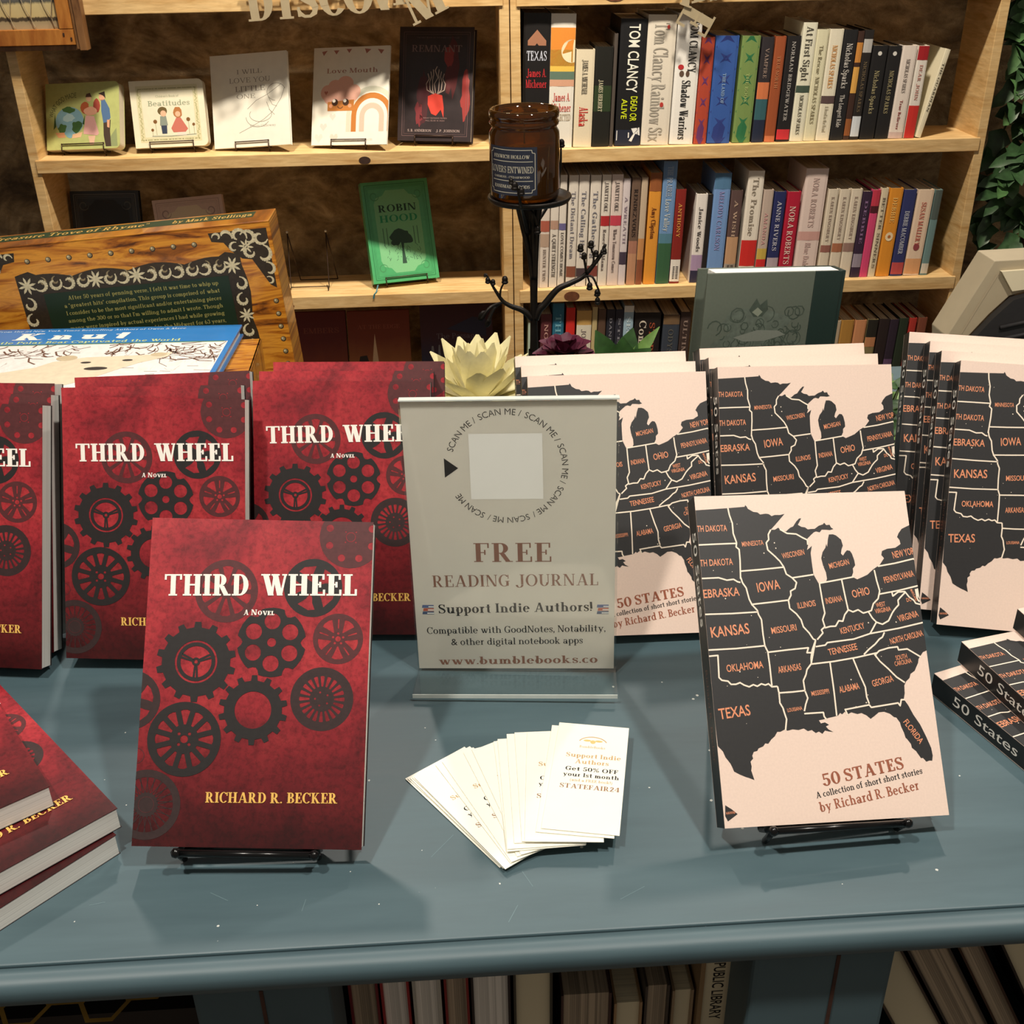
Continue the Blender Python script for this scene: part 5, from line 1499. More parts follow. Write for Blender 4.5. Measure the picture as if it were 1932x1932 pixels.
G2 = 'books on the middle shelf of the right bookcase'
WT = (226, 218, 206)
ROW2 = [
 ((176, 191, 236), WT, [], [('BY LETTER', .1, .8, .35, (150, 130, 126), 's', 'd')], 'first white paperback at the left end, half behind the iron stem'),
 ((192, 211, 235), (224, 212, 200), [(.52, .62, (176, 96, 78)), (.38, .50, (186, 160, 140))], [('HUNTER TWIN', .06, .36, .34, (150, 136, 128), 's', 'd')], 'second white paperback with a brown portrait on its spine'),
 ((213, 230, 235), WT, [(.54, .62, (186, 150, 130))], [('A QUIET STRENGTH', .10, .50, .46, (92, 86, 82), 's', 'd')], 'third white paperback with a small tan picture'),
 ((231.5, 246, 240), WT, [(.52, .58, (110, 104, 150))], [('LOVE COMES HOME', .10, .5, .42, (100, 96, 92), 's', 'd')], 'fourth white paperback with a small violet picture'),
 ((250, 270, 239), WT, [(.09, .19, (140, 84, 64))], [('The Distant Dream', .26, .86, .44, (134, 132, 140), 's', 'd')], 'fifth white paperback with a dark tan picture near its foot'),
 ((271.5, 293, 239), WT, [(.09, .17, (74, 60, 64))], [('The Calling Hour', .26, .86, .44, (128, 128, 138), 's', 'd')], 'sixth white paperback with a dark picture near its foot'),
 ((295.5, 318, 238), WT, [(.09, .19, (128, 66, 58))], [('The Gathering', .26, .86, .44, (128, 128, 138), 's', 'd')], 'seventh white paperback with a red-brown picture near its foot'),
 ((320, 339, 238), WT, [(.55, .64, (178, 48, 52))], [('JANETTE OKE', .68, .94, .4, (90, 84, 84), 's', 'd'), ('Roses for Mama', .14, .52, .36, (110, 100, 100), 's', 'd')], 'white paperback with a red mid-height picture, left of two'),
 ((340.5, 364, 238), (222, 206, 198), [(.55, .64, (196, 70, 86))], [('JANETTE OKE', .68, .94, .36, (90, 84, 84), 's', 'd'), ('When Tomorrow Comes', .12, .52, .32, (110, 96, 96), 's', 'd')], 'pinkish white paperback with a red mid-height picture, right of two'),
 ((365, 380, 229), (216, 206, 208), [(.2, .32, (70, 60, 76))], [('A WREATH', .4, .84, .4, (150, 136, 150), 's', 'd')], 'pale lilac paperback with a dark block low on its spine'),
 ((383, 402, 230), (110, 88, 74), [(.0, .30, (190, 142, 110)), (.30, .42, (170, 120, 100))], [('RENDEZVOUS', .46, .9, .42, (52, 42, 40), 's', 'd')], 'brown paperback with tan lower part'),
 ((403.5, 417, 230), (196, 176, 152), [(.0, .24, (140, 82, 56)), (.24, .44, (196, 140, 90))], [], 'narrow tan paperback with rust foot'),
 ((421, 446, 239), (224, 152, 58), [(.84, 1.0, (150, 90, 52))], [('Amy Clipston', .42, .70, .4, (120, 66, 34), 's', 'd')], 'orange yellow paperback with dark top, left half'),
 ((448, 477, 262), (110, 146, 190), [(.0, .34, (58, 98, 68)), (.34, .42, (86, 130, 150))], [('THE PRAIRIE', .72, .96, .4, (170, 186, 206), 's', 'd'), ('Love Valley', .44, .70, .4, (206, 214, 214), 's', 'd')], 'tallest paperback of the row, sky blue above and green below'),
 ((478.5, 500, 203), (134, 40, 34), [(.02, .26, (232, 226, 216))], [('ANTHONY', .5, .86, .34, (222, 160, 80), 's', 'd')], 'dark red paperback with a white barcode sticker at its foot'),
 ((523, 547, 192), (232, 226, 220), [(.14, .32, (170, 146, 178)), (.0, .14, (50, 48, 70))], [('Janice Woods', .36, .86, .34, (84, 80, 80), 's', 'd')], 'white paperback with lilac band standing after the gap'),
 ((547.5, 558, 191), (38, 34, 34), [], [], 'thin black book right of the lilac-banded paperback'),
 ((559, 594, 234), (116, 152, 204), [(.86, 1.0, (84, 124, 160))], [('MELODY CARLSON', .3, .84, .3, (150, 150, 200), 's', 'd')], 'tall light blue paperback behind the green hardcover'),
 ((597, 622, 197), (92, 72, 70), [(.0, .5, (190, 150, 116)), (.02, .2, (226, 218, 206))], [('A WISH', .5, .9, .3, (186, 160, 140), 's', 'd')], 'short dark brown and tan paperback with a barcode sticker'),
 ((630, 664, 237), (232, 224, 210), [(.14, .38, (206, 48, 44)), (.0, .12, (232, 226, 220))], [('The Promise', .42, .94, .36, (150, 140, 126), 's', 'd')], 'tall white paperback with a red lower band'),
 ((667, 688, 197), (190, 172, 160), [(.24, .36, (196, 170, 80)), (.0, .24, (204, 44, 46))], [('AMANDA', .4, .76, .34, (210, 160, 160), 's', 'd')], 'short greyish paperback with yellow and red foot'),
 ((691, 716, 192), (42, 48, 96), [(.06, .26, (176, 160, 170))], [('ANNE RIVERS', .34, .9, .36, (190, 190, 206), 's', 'd')], 'short navy blue paperback left of the crimson one'),
 ((719, 748, 191), (178, 32, 58), [(.04, .14, (226, 190, 170))], [('NORA ROBERTS', .18, .84, .42, (232, 200, 190), 's', 'd')], 'short crimson paperback with pale lettering'),
 ((753, 801, 238), (226, 206, 198), [(.36, .44, (206, 160, 152))], [('NORA ROBERTS', .48, .92, .26, (200, 176, 170), 's', 'd'), ('Blue Dahlia', .06, .34, .26, (206, 180, 176), 's', 'd')], 'thick tall white hardcover with a pink band and pinkish edge'),
 ((807, 829, 194), (220, 208, 188), [(.30, .38, (150, 100, 90))], [('KAREN KINGSBURY', .42, .92, .3, (170, 152, 140), 's', 'd')], 'first of three matching cream paperbacks, right half'),
 ((832, 855, 193), (222, 210, 190), [(.30, .40, (170, 110, 80))], [('KAREN KINGSBURY', .44, .92, .3, (170, 152, 140), 's', 'd')], 'second of three matching cream paperbacks, right half'),
 ((857, 881, 193), (224, 212, 192), [(.30, .40, (150, 120, 110))], [('KAREN KINGSBURY', .44, .92, .3, (170, 152, 140), 's', 'd')], 'third of three matching cream paperbacks, right half'),
 ((883, 903, 187), (56, 40, 62), [(.12, .28, (150, 140, 156))], [('DEBBIE', .4, .9, .3, (140, 110, 150), 's', 'd')], 'dark purple paperback left of the pink one'),
 ((904, 921, 190), (214, 74, 120), [(.82, 1.0, (196, 60, 80)), (.74, .82, (80, 30, 40))], [], 'hot pink paperback with red top'),
 ((923, 938, 193), (222, 208, 178), [], [('BETTER SINNERS', .1, .9, .4, (120, 110, 96), 's', 'd')], 'narrow cream paperback between pink and orange'),
 ((941, 970, 192), (228, 150, 50), [], [('DEBBIE', .62, .9, .34, (244, 196, 110), 's', 'd')], 'orange paperback with a small cream emblem, right half', ),
 ((973, 1000, 188), (52, 58, 108), [(.02, .16, (190, 80, 80))], [('DEBBIE MACOMBER', .26, .76, .36, (200, 204, 220), 's', 'd')], 'navy paperback with white lettering right of the orange one'),
 ((1003, 1038, 187), (236, 210, 184), [(.02, .2, (228, 170, 120))], [('SUSAN MALLERY', .36, .86, .3, (200, 110, 96), 's', 'd')], 'peach and white paperback with reddish lettering near the right end'),
 ((1041, 1057, 186), (112, 142, 142), [(.66, 1.0, (84, 96, 92)), (.02, .14, (214, 206, 190))], [], 'grey teal paperback at the right end')]
for r_ in ROW2:
    xx, col, bands, tx, lab = r_
    W, Hh = xx[1] - xx[0], xx[2]
    art = []
    if 'small cream emblem' in lab: art = [([circ(W * .5, Hh * .46, W * .3, 12, W * .34)], ink((244, 222, 180)), 2), ([circ(W * .5, Hh * .46, W * .12, 10)], ink((190, 110, 50)), 3)]
    if 'reddish lettering' in lab: art = [([circ(W * .5, Hh * .34, W * .2, 9, W * .24)], ink((150, 70, 76)), 2)]
    if 'barcode' in lab:
        art = [([[(W * .25, Hh * (.05 + k * .016)), (W * .8, Hh * (.05 + k * .016)), (W * .8, Hh * (.058 + k * .016)), (W * .25, Hh * (.058 + k * .016))] for k in range(9)], ink((60, 56, 56)), 3)]
    shelf_book('hardcover_book' if 'hardcover' in lab and W > 40 else 'paperback_book', lab + ', middle row', G2, xx[0], xx[1], xx[2], ZR2, .112 if Hh < 200 else .13, col, bands, tx, PAGES_X, yf=2.3635, art=art)

G3 = 'books on the lowest visible shelf of the right bookcase'
ROW3 = [
 ((161, 169, 212), (186, 206, 190), [], [], 'pale green and white thin book at the left end'),
 ((190, 214, 230), (92, 44, 50), [], [('NORTHERN', .3, .9, .34, (206, 160, 150), 's', 'd')], 'maroon paperback right of the iron stem'),
 ((216, 241, 254), (44, 110, 138), [], [('THE SEA', .4, .9, .5, (120, 180, 200), 's', 'd')], 'tall teal blue book'),
 ((246, 266, 243), (214, 48, 42), [(.0, .06, (232, 160, 60))], [], 'bright red book right of the teal one'),
 ((270, 303, 235), (204, 164, 96), [(.45, .86, (226, 220, 200))], [('JOURNEY', .5, .82, .3, (120, 110, 110), 's', 'd')], 'tan book with a white panel on its spine'),
 ((304.5, 316, 243), (196, 178, 130), [], [], 'narrow cream book beside the tan one'),
 ((318, 335, 237), (94, 72, 58), [], [], 'brown book behind the leaves'),
 ((337, 355.5, 236), (40, 42, 52), [], [('DANIELLE', .5, .92, .3, (140, 140, 150), 's', 'd')], 'dark navy book, left one of two above the green leaves'),
 ((357, 374, 235), (44, 46, 58), [], [('STEEL', .5, .92, .3, (140, 140, 150), 's', 'd')], 'dark navy book, right one of two above the green leaves'),
 ((375.5, 397, 243), (160, 190, 208), [(.94, 1.0, (226, 226, 216))], [('SECRETS', .4, .9, .4, (206, 224, 232), 's', 'd')], 'pale blue book right of the leaves'),
 ((400, 459, 225), (30, 26, 26), [], [('Complete', .35, .92, .26, (214, 206, 190), 's', 'd', -.18), ('STEPHEN', .35, .9, .2, (170, 84, 56), 's', 'd', .18)], 'thick black book with white and orange lettering'),
 ((465, 502, 218), (58, 66, 78), [(.9, 1.0, (120, 96, 70))], [('ODYSSEY', .4, .85, .3, (96, 96, 92), 's', 'd')], 'slate grey book left of the green hardcover'),
 ((504, 527, 224), (64, 50, 46), [], [('ULTIMATE', .3, .92, .4, (150, 130, 120), 's', 'd')], 'dark brown book hidden partly by the green hardcover'),
 ((858, 872, 191), (186, 168, 142), [], [], 'pale cream paperback just right of the green hardcover'),
 ((873, 902, 191), (176, 130, 62), [], [], 'ochre paperback right of the pale cream one'),
 ((905, 931, 190), (202, 140, 98), [], [], 'peach paperback right of the ochre one'),
 ((934, 958, 191), (136, 122, 84), [(.78, 1.0, (38, 36, 30)), (.66, .78, (190, 130, 90))], [], 'olive paperback with a dark top'),
 ((961, 985, 191), (42, 32, 32), [(.08, .24, (90, 104, 150))], [], 'near-black paperback with a pale blue spot low on its spine'),
 ((986, 1006, 189), (46, 36, 50), [(.1, .5, (96, 72, 104))], [], 'dark purple paperback between two near-black ones'),
 ((1008, 1028, 191), (40, 52, 38), [], [], 'dark green paperback'),
 ((1031, 1047, 191), (176, 54, 46), [], [], 'red paperback near the right end'),
 ((1051, 1071, 191), (126, 70, 52), [], [], 'red-brown paperback at the right end')]
for xx, col, bands, tx, lab in ROW3:
    shelf_book('paperback_book', lab + ', lower row', G3, xx[0], xx[1], xx[2], ZR3, .115, col, bands, tx, PAGES_X, yf=2.3635)

# ---------------------------------------------------------------- face-out books in the left bookcase
GB = 'face-out books in the left bookcase'
GE = 'wire easels on the left bookcase shelves'
LIME = mat('lime_green_cover', (186, 192, 122), .4, 0, .06, 90)
IVORY = mat('ivory_cover', (228, 222, 196), .4, 0, .03, 90)
WHITE_C = mat('white_matt_cover', (232, 228, 214), .5, 0, .03, 60)
def P1(lst): return [(q, ink(c), l) for q, c, l in lst]

def art_world():
    A = []
    ps = sans('WHAT GOD MADE'); x1 = max(p[0] for g in ps for p in g); out = []
    for g in ps:
        gx = (min(p[0] for p in g) + max(p[0] for p in g)) / 2; b = R(172) - gx / x1 * R(84)
        out.append([(66 + 50 * math.cos(b) + (p[0] - gx) * 7 * math.sin(b) + p[1] * 10 * math.cos(b), 58 + 44 * math.sin(b) - (p[0] - gx) * 7 * math.cos(b) + p[1] * 10 * math.sin(b)) for p in g])
    A += P1([(out, (92, 98, 60), 1), ([circ(52, 56, 31, 30, 28)], (132, 176, 192), 1), (fill(blobp(50, 78, 14, 6)), (66, 106, 54), 2), (fill(blobp(36, 42, 9, 9)), (66, 106, 54), 2), (fill(blobp(68, 45, 11, 12)), (60, 100, 52), 2), (fill(blobp(50, 62, 12, 8)), (174, 206, 210), 2), (fill(blobp(50, 32, 8, 9)), (132, 180, 196), 3),
             (fill([(20, 34), (40, 34), (42, 24), (26, 24)]), (222, 160, 116), 3), (fill([(58, 30), (80, 34), (76, 24), (56, 22)]), (236, 192, 150), 3), ([[(16, 40), (20, 74), (22, 46)], [(80, 50), (86, 68), (84, 48)]], (50, 84, 44), 2)])
    # the woman's dress, the two children she holds, the man bending to them
    A += P1([(fill([(88, 66), (106, 64), (116, 30), (112, 26), (82, 30), (82, 34)]), (226, 172, 166), 3), (fill([(92, 26), (108, 26), (104, 8), (96, 8)]), (232, 190, 160), 2), (fill(blobp(86, 82, 9, 12, 12, .1)), (182, 92, 54), 2), (fill(blobp(112, 84, 8, 14, 12, .1)), (160, 70, 56), 2), (fill(blobp(98, 74, 14, 9, 12, .1)), (228, 170, 140), 3), ([circ(95, 99, 6, 14)], (230, 186, 150), 3), (fill([(88, 102), (102, 102), (98, 110), (90, 108)]), (84, 56, 40), 4),
             (fill([(122, 96), (130, 96), (140, 78), (142, 60), (136, 52), (126, 50), (122, 74)]), (84, 116, 156), 3), (fill([(126, 52), (142, 56), (140, 34), (142, 4), (130, 4), (126, 26)]), (74, 58, 48), 2), ([circ(124, 101, 7, 14)], (224, 170, 136), 3), (fill([(116, 108), (130, 112), (132, 98), (126, 104)]), (52, 40, 34), 4), (fill([(134, 56), (140, 56), (139, 40), (134, 42)]), (222, 164, 130), 4), (fill([(140, 22), (154, 40), (156, 4), (140, 4)]), (150, 160, 112), 1)])
    A += P1([(place(sans('Hannah Hall'), 52, 9, 3.4, 30), (120, 122, 80), 1)])
    return A
def art_beat():
    A = P1([(fill([(12, 10), (136, 10), (136, 119), (12, 119)], [[(22, 20), (126, 20), (126, 108), (22, 108)]]), (214, 208, 170), 1)])
    for k in range(46):
        f = k / 46
        for x, y in ((17, 14 + 100 * f), (131, 14 + 100 * f), (16 + 116 * f, 15), (16 + 116 * f, 113)):
            A += P1([([circ(x + rf.uniform(-2, 2), y, 1.7, 6, 1.1)], (176, 172, 124), 2)])
    A += P1([(place(sans("Children's Book of"), 74, 96, 4.4, 46), (170, 172, 140), 3), (place(serif('Beatitudes', .16, .07), 76, 80, 10, 84), (150, 160, 134), 3),
             (fill(blobp(62, 70, 10, 8, 12, .1)), (104, 86, 46), 3), ([circ(63, 65, 6, 12)], (226, 180, 148), 4), (fill([(56, 60), (68, 60), (70, 42), (54, 42)]), (136, 146, 134), 3), (fill([(56, 42), (68, 42), (67, 26), (57, 26)]), (52, 62, 84), 3),
             (fill(blobp(92, 66, 9, 11, 12, .1)), (176, 116, 66), 3), ([circ(92, 63, 5.4, 12)], (226, 180, 148), 4), (fill([(88, 56), (97, 56), (110, 34), (104, 28), (80, 28), (76, 36)]), (196, 112, 96), 3), (fill([(86, 22), (106, 22), (104, 28), (88, 28)]), (232, 214, 200), 3), ([circ(45, 50, 4, 9), circ(112, 52, 4, 9), circ(38, 34, 3, 9), circ(122, 42, 3, 9)], (124, 84, 40), 3), (strip([(45, 48), (46, 24)], .8) + strip([(112, 50), (112, 24)], .8) + strip([(38, 33), (38, 22)], .8) + strip([(122, 40), (122, 22)], .8), (150, 150, 110), 2), (strip([(36, 22), (74, 21), (126, 23)], 1.4), (130, 140, 122), 2)])
    return A
def art_one():
    G = (140, 132, 116)
    A = P1([(place(serif('I WILL', .12, .05), 84, 143, 8.5, 54), G, 1), (place(serif('LOVE YOU', .12, .05), 84, 126, 9.5, 88), G, 1), (place(serif('LITTLE', .12, .05), 84, 109, 10, 64), (126, 118, 104), 1), (place(serif('ONE', .12, .05), 74, 95, 8.5, 40), G, 1)])
    L = (150, 144, 130)
    for pts in (arcpts(104, 62, 24, 150, 400, 16, 14), arcpts(98, 58, 26, 180, 330, 12, 20), arcpts(140, 104, 20, 20, 260, 14, 17), [(76, 74), (96, 90), (120, 100), (150, 118)], [(56, 28), (80, 38), (110, 52), (130, 66), (150, 92), (158, 112)], [(118, 86), (124, 70), (134, 60)], [(122, 96), (130, 80), (140, 76)]):
        A += P1([(strip(pts, 1.0), L, 1)])
    A += P1([(place(serif('Olivia Calloway', .12, .05), 108, 38, 5, 56), L, 1)])
    return A
def arch(cx, y0, r0, r1, h):
    o = [(cx + r1, y0)] + [(cx + r1 * math.cos(R(a)), y0 + h + r1 * math.sin(R(a))) for a in range(0, 181, 12)] + [(cx - r1, y0)]
    i = [(cx - r0, y0)] + [(cx - r0 * math.cos(R(a)), y0 + h + r0 * math.sin(R(a))) for a in range(0, 181, 12)] + [(cx + r0, y0)]
    return fill(o + i)
def art_love():
    A = P1([(arch(132, 26, 46, 56, 34), (206, 206, 186), 1), (arch(132, 26, 34, 45, 32), (190, 118, 48), 1), (arch(132, 26, 16, 27, 30), (226, 186, 166), 1),
            ([circ(34, 104, 16, 20), circ(50, 116, 16, 20, 14), circ(72, 122, 18, 20, 15), circ(92, 106, 14, 20), circ(54, 96, 30, 24, 20), circ(78, 98, 24, 20, 14)], (230, 176, 156), 2),
            ([[(34, 68), (92, 68), (92, 90), (34, 86)]], (190, 120, 52), 3), ([circ(50, 85, 7, 14), circ(74, 85, 7, 14)], (72, 46, 28), 4), ([circ(48, 88, 3.6, 10), circ(72, 88, 3.6, 10)], (244, 238, 226), 5), (strip(arcpts(62, 79, 6, 200, 340), 1.6), (90, 50, 20), 4), ([circ(41, 78, 4, 10), circ(83, 78, 4, 10)], (230, 160, 120), 4)])
    def heart(x, y, s_, c, l):
        return P1([(fill([(x, y - s_), (x + s_, y + s_ * .2), (x + s_ * .8, y + s_ * .9), (x + s_ * .3, y + s_ * .9), (x, y + s_ * .45), (x - s_ * .3, y + s_ * .9), (x - s_ * .8, y + s_ * .9), (x - s_, y + s_ * .2)]), c, l)])
    for x, y, s_, c, l in ((30, 104, 4, (190, 110, 90), 4), (26, 36, 8, (226, 206, 196), 1), (16, 14, 9, (228, 210, 200), 1), (50, 14, 9, (214, 206, 190), 1), (46, 56, 7, (230, 206, 194), 1)):
        A += heart(x, y, s_, c, l)
    A += P1([(place(serif('Love Mouth', .18, .06), 86, 143, 9.5, 112), (176, 130, 112), 2), (place(sans('WRITTEN BY FRANCES'), 104, 8, 4, 62), (190, 176, 160), 1), ([[(18, 186), (30, 188), (22, 178)], [(44, 188), (56, 188), (50, 180)], [(72, 190), (84, 190), (78, 182)], [(112, 190), (126, 188), (116, 180)], [(140, 188), (154, 186), (148, 178)]], (170, 110, 96), 1)])
    return A
def art_rem():
    E_ = (120, 40, 40)
    A = P1([(fill(blobp(110, 150, 14, 56, 20, .3)), (84, 26, 28), 1), (fill(blobp(52, 84, 12, 44, 20, .3)), (70, 24, 30), 1), (fill(blobp(140, 90, 9, 46, 20, .35)), (150, 48, 44), 1), (fill(blobp(104, 166, 10, 20, 14, .3)), (140, 44, 40), 2), (fill(blobp(44, 54, 8, 26, 14, .3)), (120, 38, 44), 1),
            (fill([(62, 72), (62, 88), (76, 94), (92, 90), (96, 66), (96, 46), (90, 62), (80, 50), (70, 54)]), (206, 60, 44), 3)])
    for s_ in (-1, 1):
        for r_, o in ((20, 0), (13, 4), (7, 8)):
            A += P1([(strip([(78 + s_ * 3, 92), (78 + s_ * r_ * .9, 100), (78 + s_ * r_, 112 + o), (78 + s_ * r_ * .7, 122 + o), (78 + s_ * r_ * .86, 132 + o)], 1.5), (186, 164, 150), 3)])
    A += P1([(strip([(78, 94), (75, 112), (82, 124), (76, 138), (80, 146)], 1.6), (186, 164, 150), 3),
             (strip([(9, 10), (9, 212), (146, 212), (146, 10), (9, 10)], .7) + strip([(13, 14), (13, 208), (142, 208), (142, 14), (13, 14)], .4), (120, 92, 92), 2),
             (place(serif('REMNANT', .16, .06), 78, 174, 13, 104), (128, 104, 100), 4), (place(sans('THE FIRST BOOK OF THE EMBER CHRONICLES'), 80, 200, 2.6, 88), (110, 92, 92), 4), (place(sans('WHAT REMAINS WHEN'), 78, 44, 2.6, 50), (150, 120, 116), 4), (place(sans('ALL ELSE IS ASH'), 78, 39, 2.6, 40), (150, 120, 116), 4), (place(serif('S. B. ANDERSON', .16, .06), 46, 18, 5, 50), (176, 156, 150), 4), (place(serif('J. P. JOHNSON', .16, .06), 106, 18, 5, 50), (176, 156, 150), 4)])
    return A
def framed(W, H, c1, c2, c3, c0):
    """ornamental framed cover: outer rules, scalloped panel"""
    pts = []
    for sx, sy in ((1, 1), (-1, 1), (-1, -1), (1, -1)):
        q = [(W * .34, H * .28), (W * .30, H * .34), (W * .20, H * .36), (W * .14, H * .41)]
        if sx * sy < 0: q = q[::-1]
        pts += [(W / 2 + sx * x, H / 2 + sy * y) for x, y in q]
    A = P1([(strip([(7, 7), (7, H - 7), (W - 7, H - 7), (W - 7, 7), (7, 7)], 1.6) + strip([(11, 11), (11, H - 11), (W - 11, H - 11), (W - 11, 11), (11, 11)], .8) + strip([(14, 14), (14, H - 14), (W - 14, H - 14), (W - 14, 14), (14, 14)], .6), c1, 1), (fill(pts), c2, 1)])
    for sx in (0, 1):
        for sy in (0, 1):
            A += P1([([[((W - x) if sx else x, (H - y) if sy else y) for x, y in p] for p in scroll(26, 30, 11, 0, 400, 2)], c3, 2)])
    return A
def art_robin(W=147.0, H=215.0):
    A = framed(W, H, (44, 128, 78), (126, 196, 140), (70, 150, 96), 0)
    D_ = (44, 78, 60)
    A += P1([(place(serif('ROBIN', .2, .06), W / 2, 150, 15, 84), (24, 66, 44), 3), (place(serif('HOOD', .2, .06), W / 2, 128, 15, 84), (28, 150, 96), 3)])
    A += P1([(fill([(70, 38), (80, 38), (77, 70), (79, 84), (72, 84), (73, 70)]), D_, 3), (fill(blobp(74, 96, 22, 15, 18, .22)), D_, 4), (fill(blobp(60, 84, 10, 7, 12, .25)), D_, 4), (fill(blobp(90, 86, 10, 7, 12, .25)), D_, 4)])
    for k in range(46):
        x, y = rf.uniform(34, 114), rf.uniform(42, 76)
        A += P1([(strip([(x, y), (x + rf.uniform(-6, 6), y + rf.uniform(2, 8))], .9), (60, 104, 78), 2)])
    for x in (36, 44, 104, 112):
        A += P1([(strip([(x, 78), (x, 116)], 1.6), (64, 112, 84), 2)])
    return A
def art_crime(W=142.0, H=205.0):
    A = framed(W, H, (92, 92, 88), (14, 14, 15), (70, 70, 66), 0)
    A += P1([(place(serif('CRIME', .2, .07), W / 2 - 8, 112, 13, 72), (128, 122, 114), 3), (place(serif('PUNISHMENT', .2, .07), W / 2, 92, 12, 100), (120, 112, 106), 3), (fill([(104, 116), (118, 118), (116, 110), (104, 110)]), (140, 40, 44), 3)])
    return A
def art_pink(W=147.0, H=192.0):
    A = framed(W, H, (176, 150, 138), (216, 200, 172), (160, 136, 128), 0)
    A += P1([(fill(blobp(62, 122, 16, 14, 16, .3)), (92, 88, 96), 3), (fill(blobp(88, 118, 14, 16, 16, .3)), (70, 62, 70), 3), (fill(blobp(74, 134, 26, 8, 14, .3)), (196, 150, 140), 2)])
    return A
PINKC = mat('dusty_pink_cover', (204, 178, 164), .45, 0, .05, 200)
REMC = mat('charcoal_red_cover', (44, 34, 36), .4, 0, .2, 40)
GREENC = mat('emerald_cover', (80, 172, 112), .28, 0, .06, 100, coat=.3)
BLACKC = mat('black_gloss_cover', (26, 27, 27), .35, 0, .1, 100)
BROWNP = mat('grey_page_side', (196, 186, 164), .7, 0, .04, 100)
def faceout(name, label, X, W, H, tk, cm, pg, art, zt, hw=.03, rnd=0, easel_lab=None, over=0, bt=.0006):
    paperback(name, label, 'book', X, W / 1000, H / 1000, tk, cm, cm, pg, art, (), group=GB, rnd=rnd, over=over, bt=bt)
    if easel_lab:
        easel(X, easel_lab, tk, hw, .0105, .0011, BROWN_WIRE, zt, H / 2600, GE)
faceout('board_book', 'lime green board book with a globe and a family on the upper shelf', pose(-.7321, 2.3793, ZL1 + .0145, -14, 23.7, 3.0), 161, 131, .021, LIME, BROWNP, art_world(), ZL1, .046, .010, 'wire easel holding the lime green board book')
faceout('board_book', 'ivory board book with two small children and a leafy border on the upper shelf', pose(-.5556, 2.3864, ZL1 + .0130, -1.8, 16.3, 1.4), 147.8, 129, .022, IVORY, BROWNP, art_beat(), ZL1, .044, .010, 'wire easel holding the ivory board book')
faceout('picture_book', 'plain white picture book with thin grey line art on the upper shelf', pose(-.3925, 2.3788, ZL1 + .0105, -15, 20.6, 4.6), 166, 182, .008, WHITE_C, PAGES, art_one(), ZL1, .036, 0, 'wire easel holding the plain white picture book')
faceout('picture_book', 'white picture book with a pink cloud and brown rainbow on the upper shelf', pose(-.1971, 2.3722, ZL1 + .0100, -20, 23.6, 3.0), 167, 194, .005, WHITE_C, PAGES, art_love(), ZL1, .038, 0, 'wire easel holding the rainbow picture book')
faceout('hardcover_book', 'dark red and black hardcover with a flame emblem on the upper shelf', pose(-.0232, 2.3817, ZL1 + .0110, -13.3, 19.0, -.2), 154.4, 222, .026, REMC, PAGES, art_rem(), ZL1, .040, 0, 'wire easel holding the dark flame hardcover', .003, .0022)
faceout('hardcover_book', 'emerald green hardcover with a woodland drawing in an ornate frame on the second shelf', pose(-.0965, 2.4001, ZL2 + .0125, 14.5, 21, -.1), 147.7, 215, .024, GREENC, PAGES_C, art_robin(), ZL2, .046, 0, 'wire easel holding the emerald hardcover', .003, .0022)
faceout('hardcover_book', 'black framed hardcover at the left end of the second shelf behind the treasury', pose(-.7378, 2.4237, ZL2 + .0105, 3.5, 14, -1.5), 142, 205, .024, BLACKC, PAGES_C, art_crime(), ZL2, .04, 0, 'wire easel holding the black framed hardcover', .003, .0022)
faceout('hardcover_book', 'dusty pink framed hardcover second on the second shelf behind the treasury', pose(-.5442, 2.4004, ZL2 + .0105, .9, 14.3, 3.6), 147.7, 192, .022, PINKC, PAGES_C, art_pink(), ZL2, .04, 0, 'wire easel holding the dusty pink hardcover', .003, .0022)
mbr = MB()
mbr.box(-.066, 2.392, ZL2 + .004, -.061, 2.3935, ZL2 + .014, ink((30, 96, 110)))
mbr = None
RIBN = ink((34, 104, 118))
t = thing('bookmark_ribbon', 'teal ribbon bookmark hanging below the emerald hardcover', 'bookmark')
mb = MB()
mb.add([(-.1605, 2.3765, ZL2 + .012), (-.1575, 2.3765, ZL2 + .012), (-.1610, 2.362, ZL2 + .0012), (-.1640, 2.362, ZL2 + .0012), (-.1680, 2.3462, ZL2 + .001), (-.1650, 2.3462, ZL2 + .001), (-.1700, 2.3452, ZL2 - .008), (-.1670, 2.3452, ZL2 - .008)],
       [(0, 1, 2, 3), (3, 2, 5, 4), (4, 5, 7, 6)], RIBN)
o = mb.build('ribbon', t); s_ = o.modifiers.new('thick', 'SOLIDIFY'); s_.thickness = .0006
# the empty easel
t = thing('book_easel', 'empty wire easel on the second shelf between the pink and emerald books', 'book easel', GE)
mb = MB(); r_ = .0011
for x in (-.351, -.268):
    y0 = 2.385
    mb.tube([(x - .002, y0, ZL2 + .014), (x, y0, ZL2 + .004), (x, y0 + .022, ZL2 + .004), (x + .001, y0 + .045, ZL2 + .118)], r_, BROWN_WIRE, 8)
    mb.blob((x + .001, y0 + .045, ZL2 + .1195), .0026, .0026, .0026, mat('pale_tip', (214, 206, 190), .4), 8)
    mb.tube([(x + .001, y0 + .045, ZL2 + .118), (x + .014, y0 + .085, ZL2 + .0012)], r_, BROWN_WIRE, 8)
    mb.tube([(x, y0, ZL2 + .004), (x, y0 - .0, ZL2 + .0012)], r_, BROWN_WIRE, 8)
mb.tube([(-.351, 2.407, ZL2 + .004), (-.268, 2.407, ZL2 + .004)], r_, BROWN_WIRE, 8)
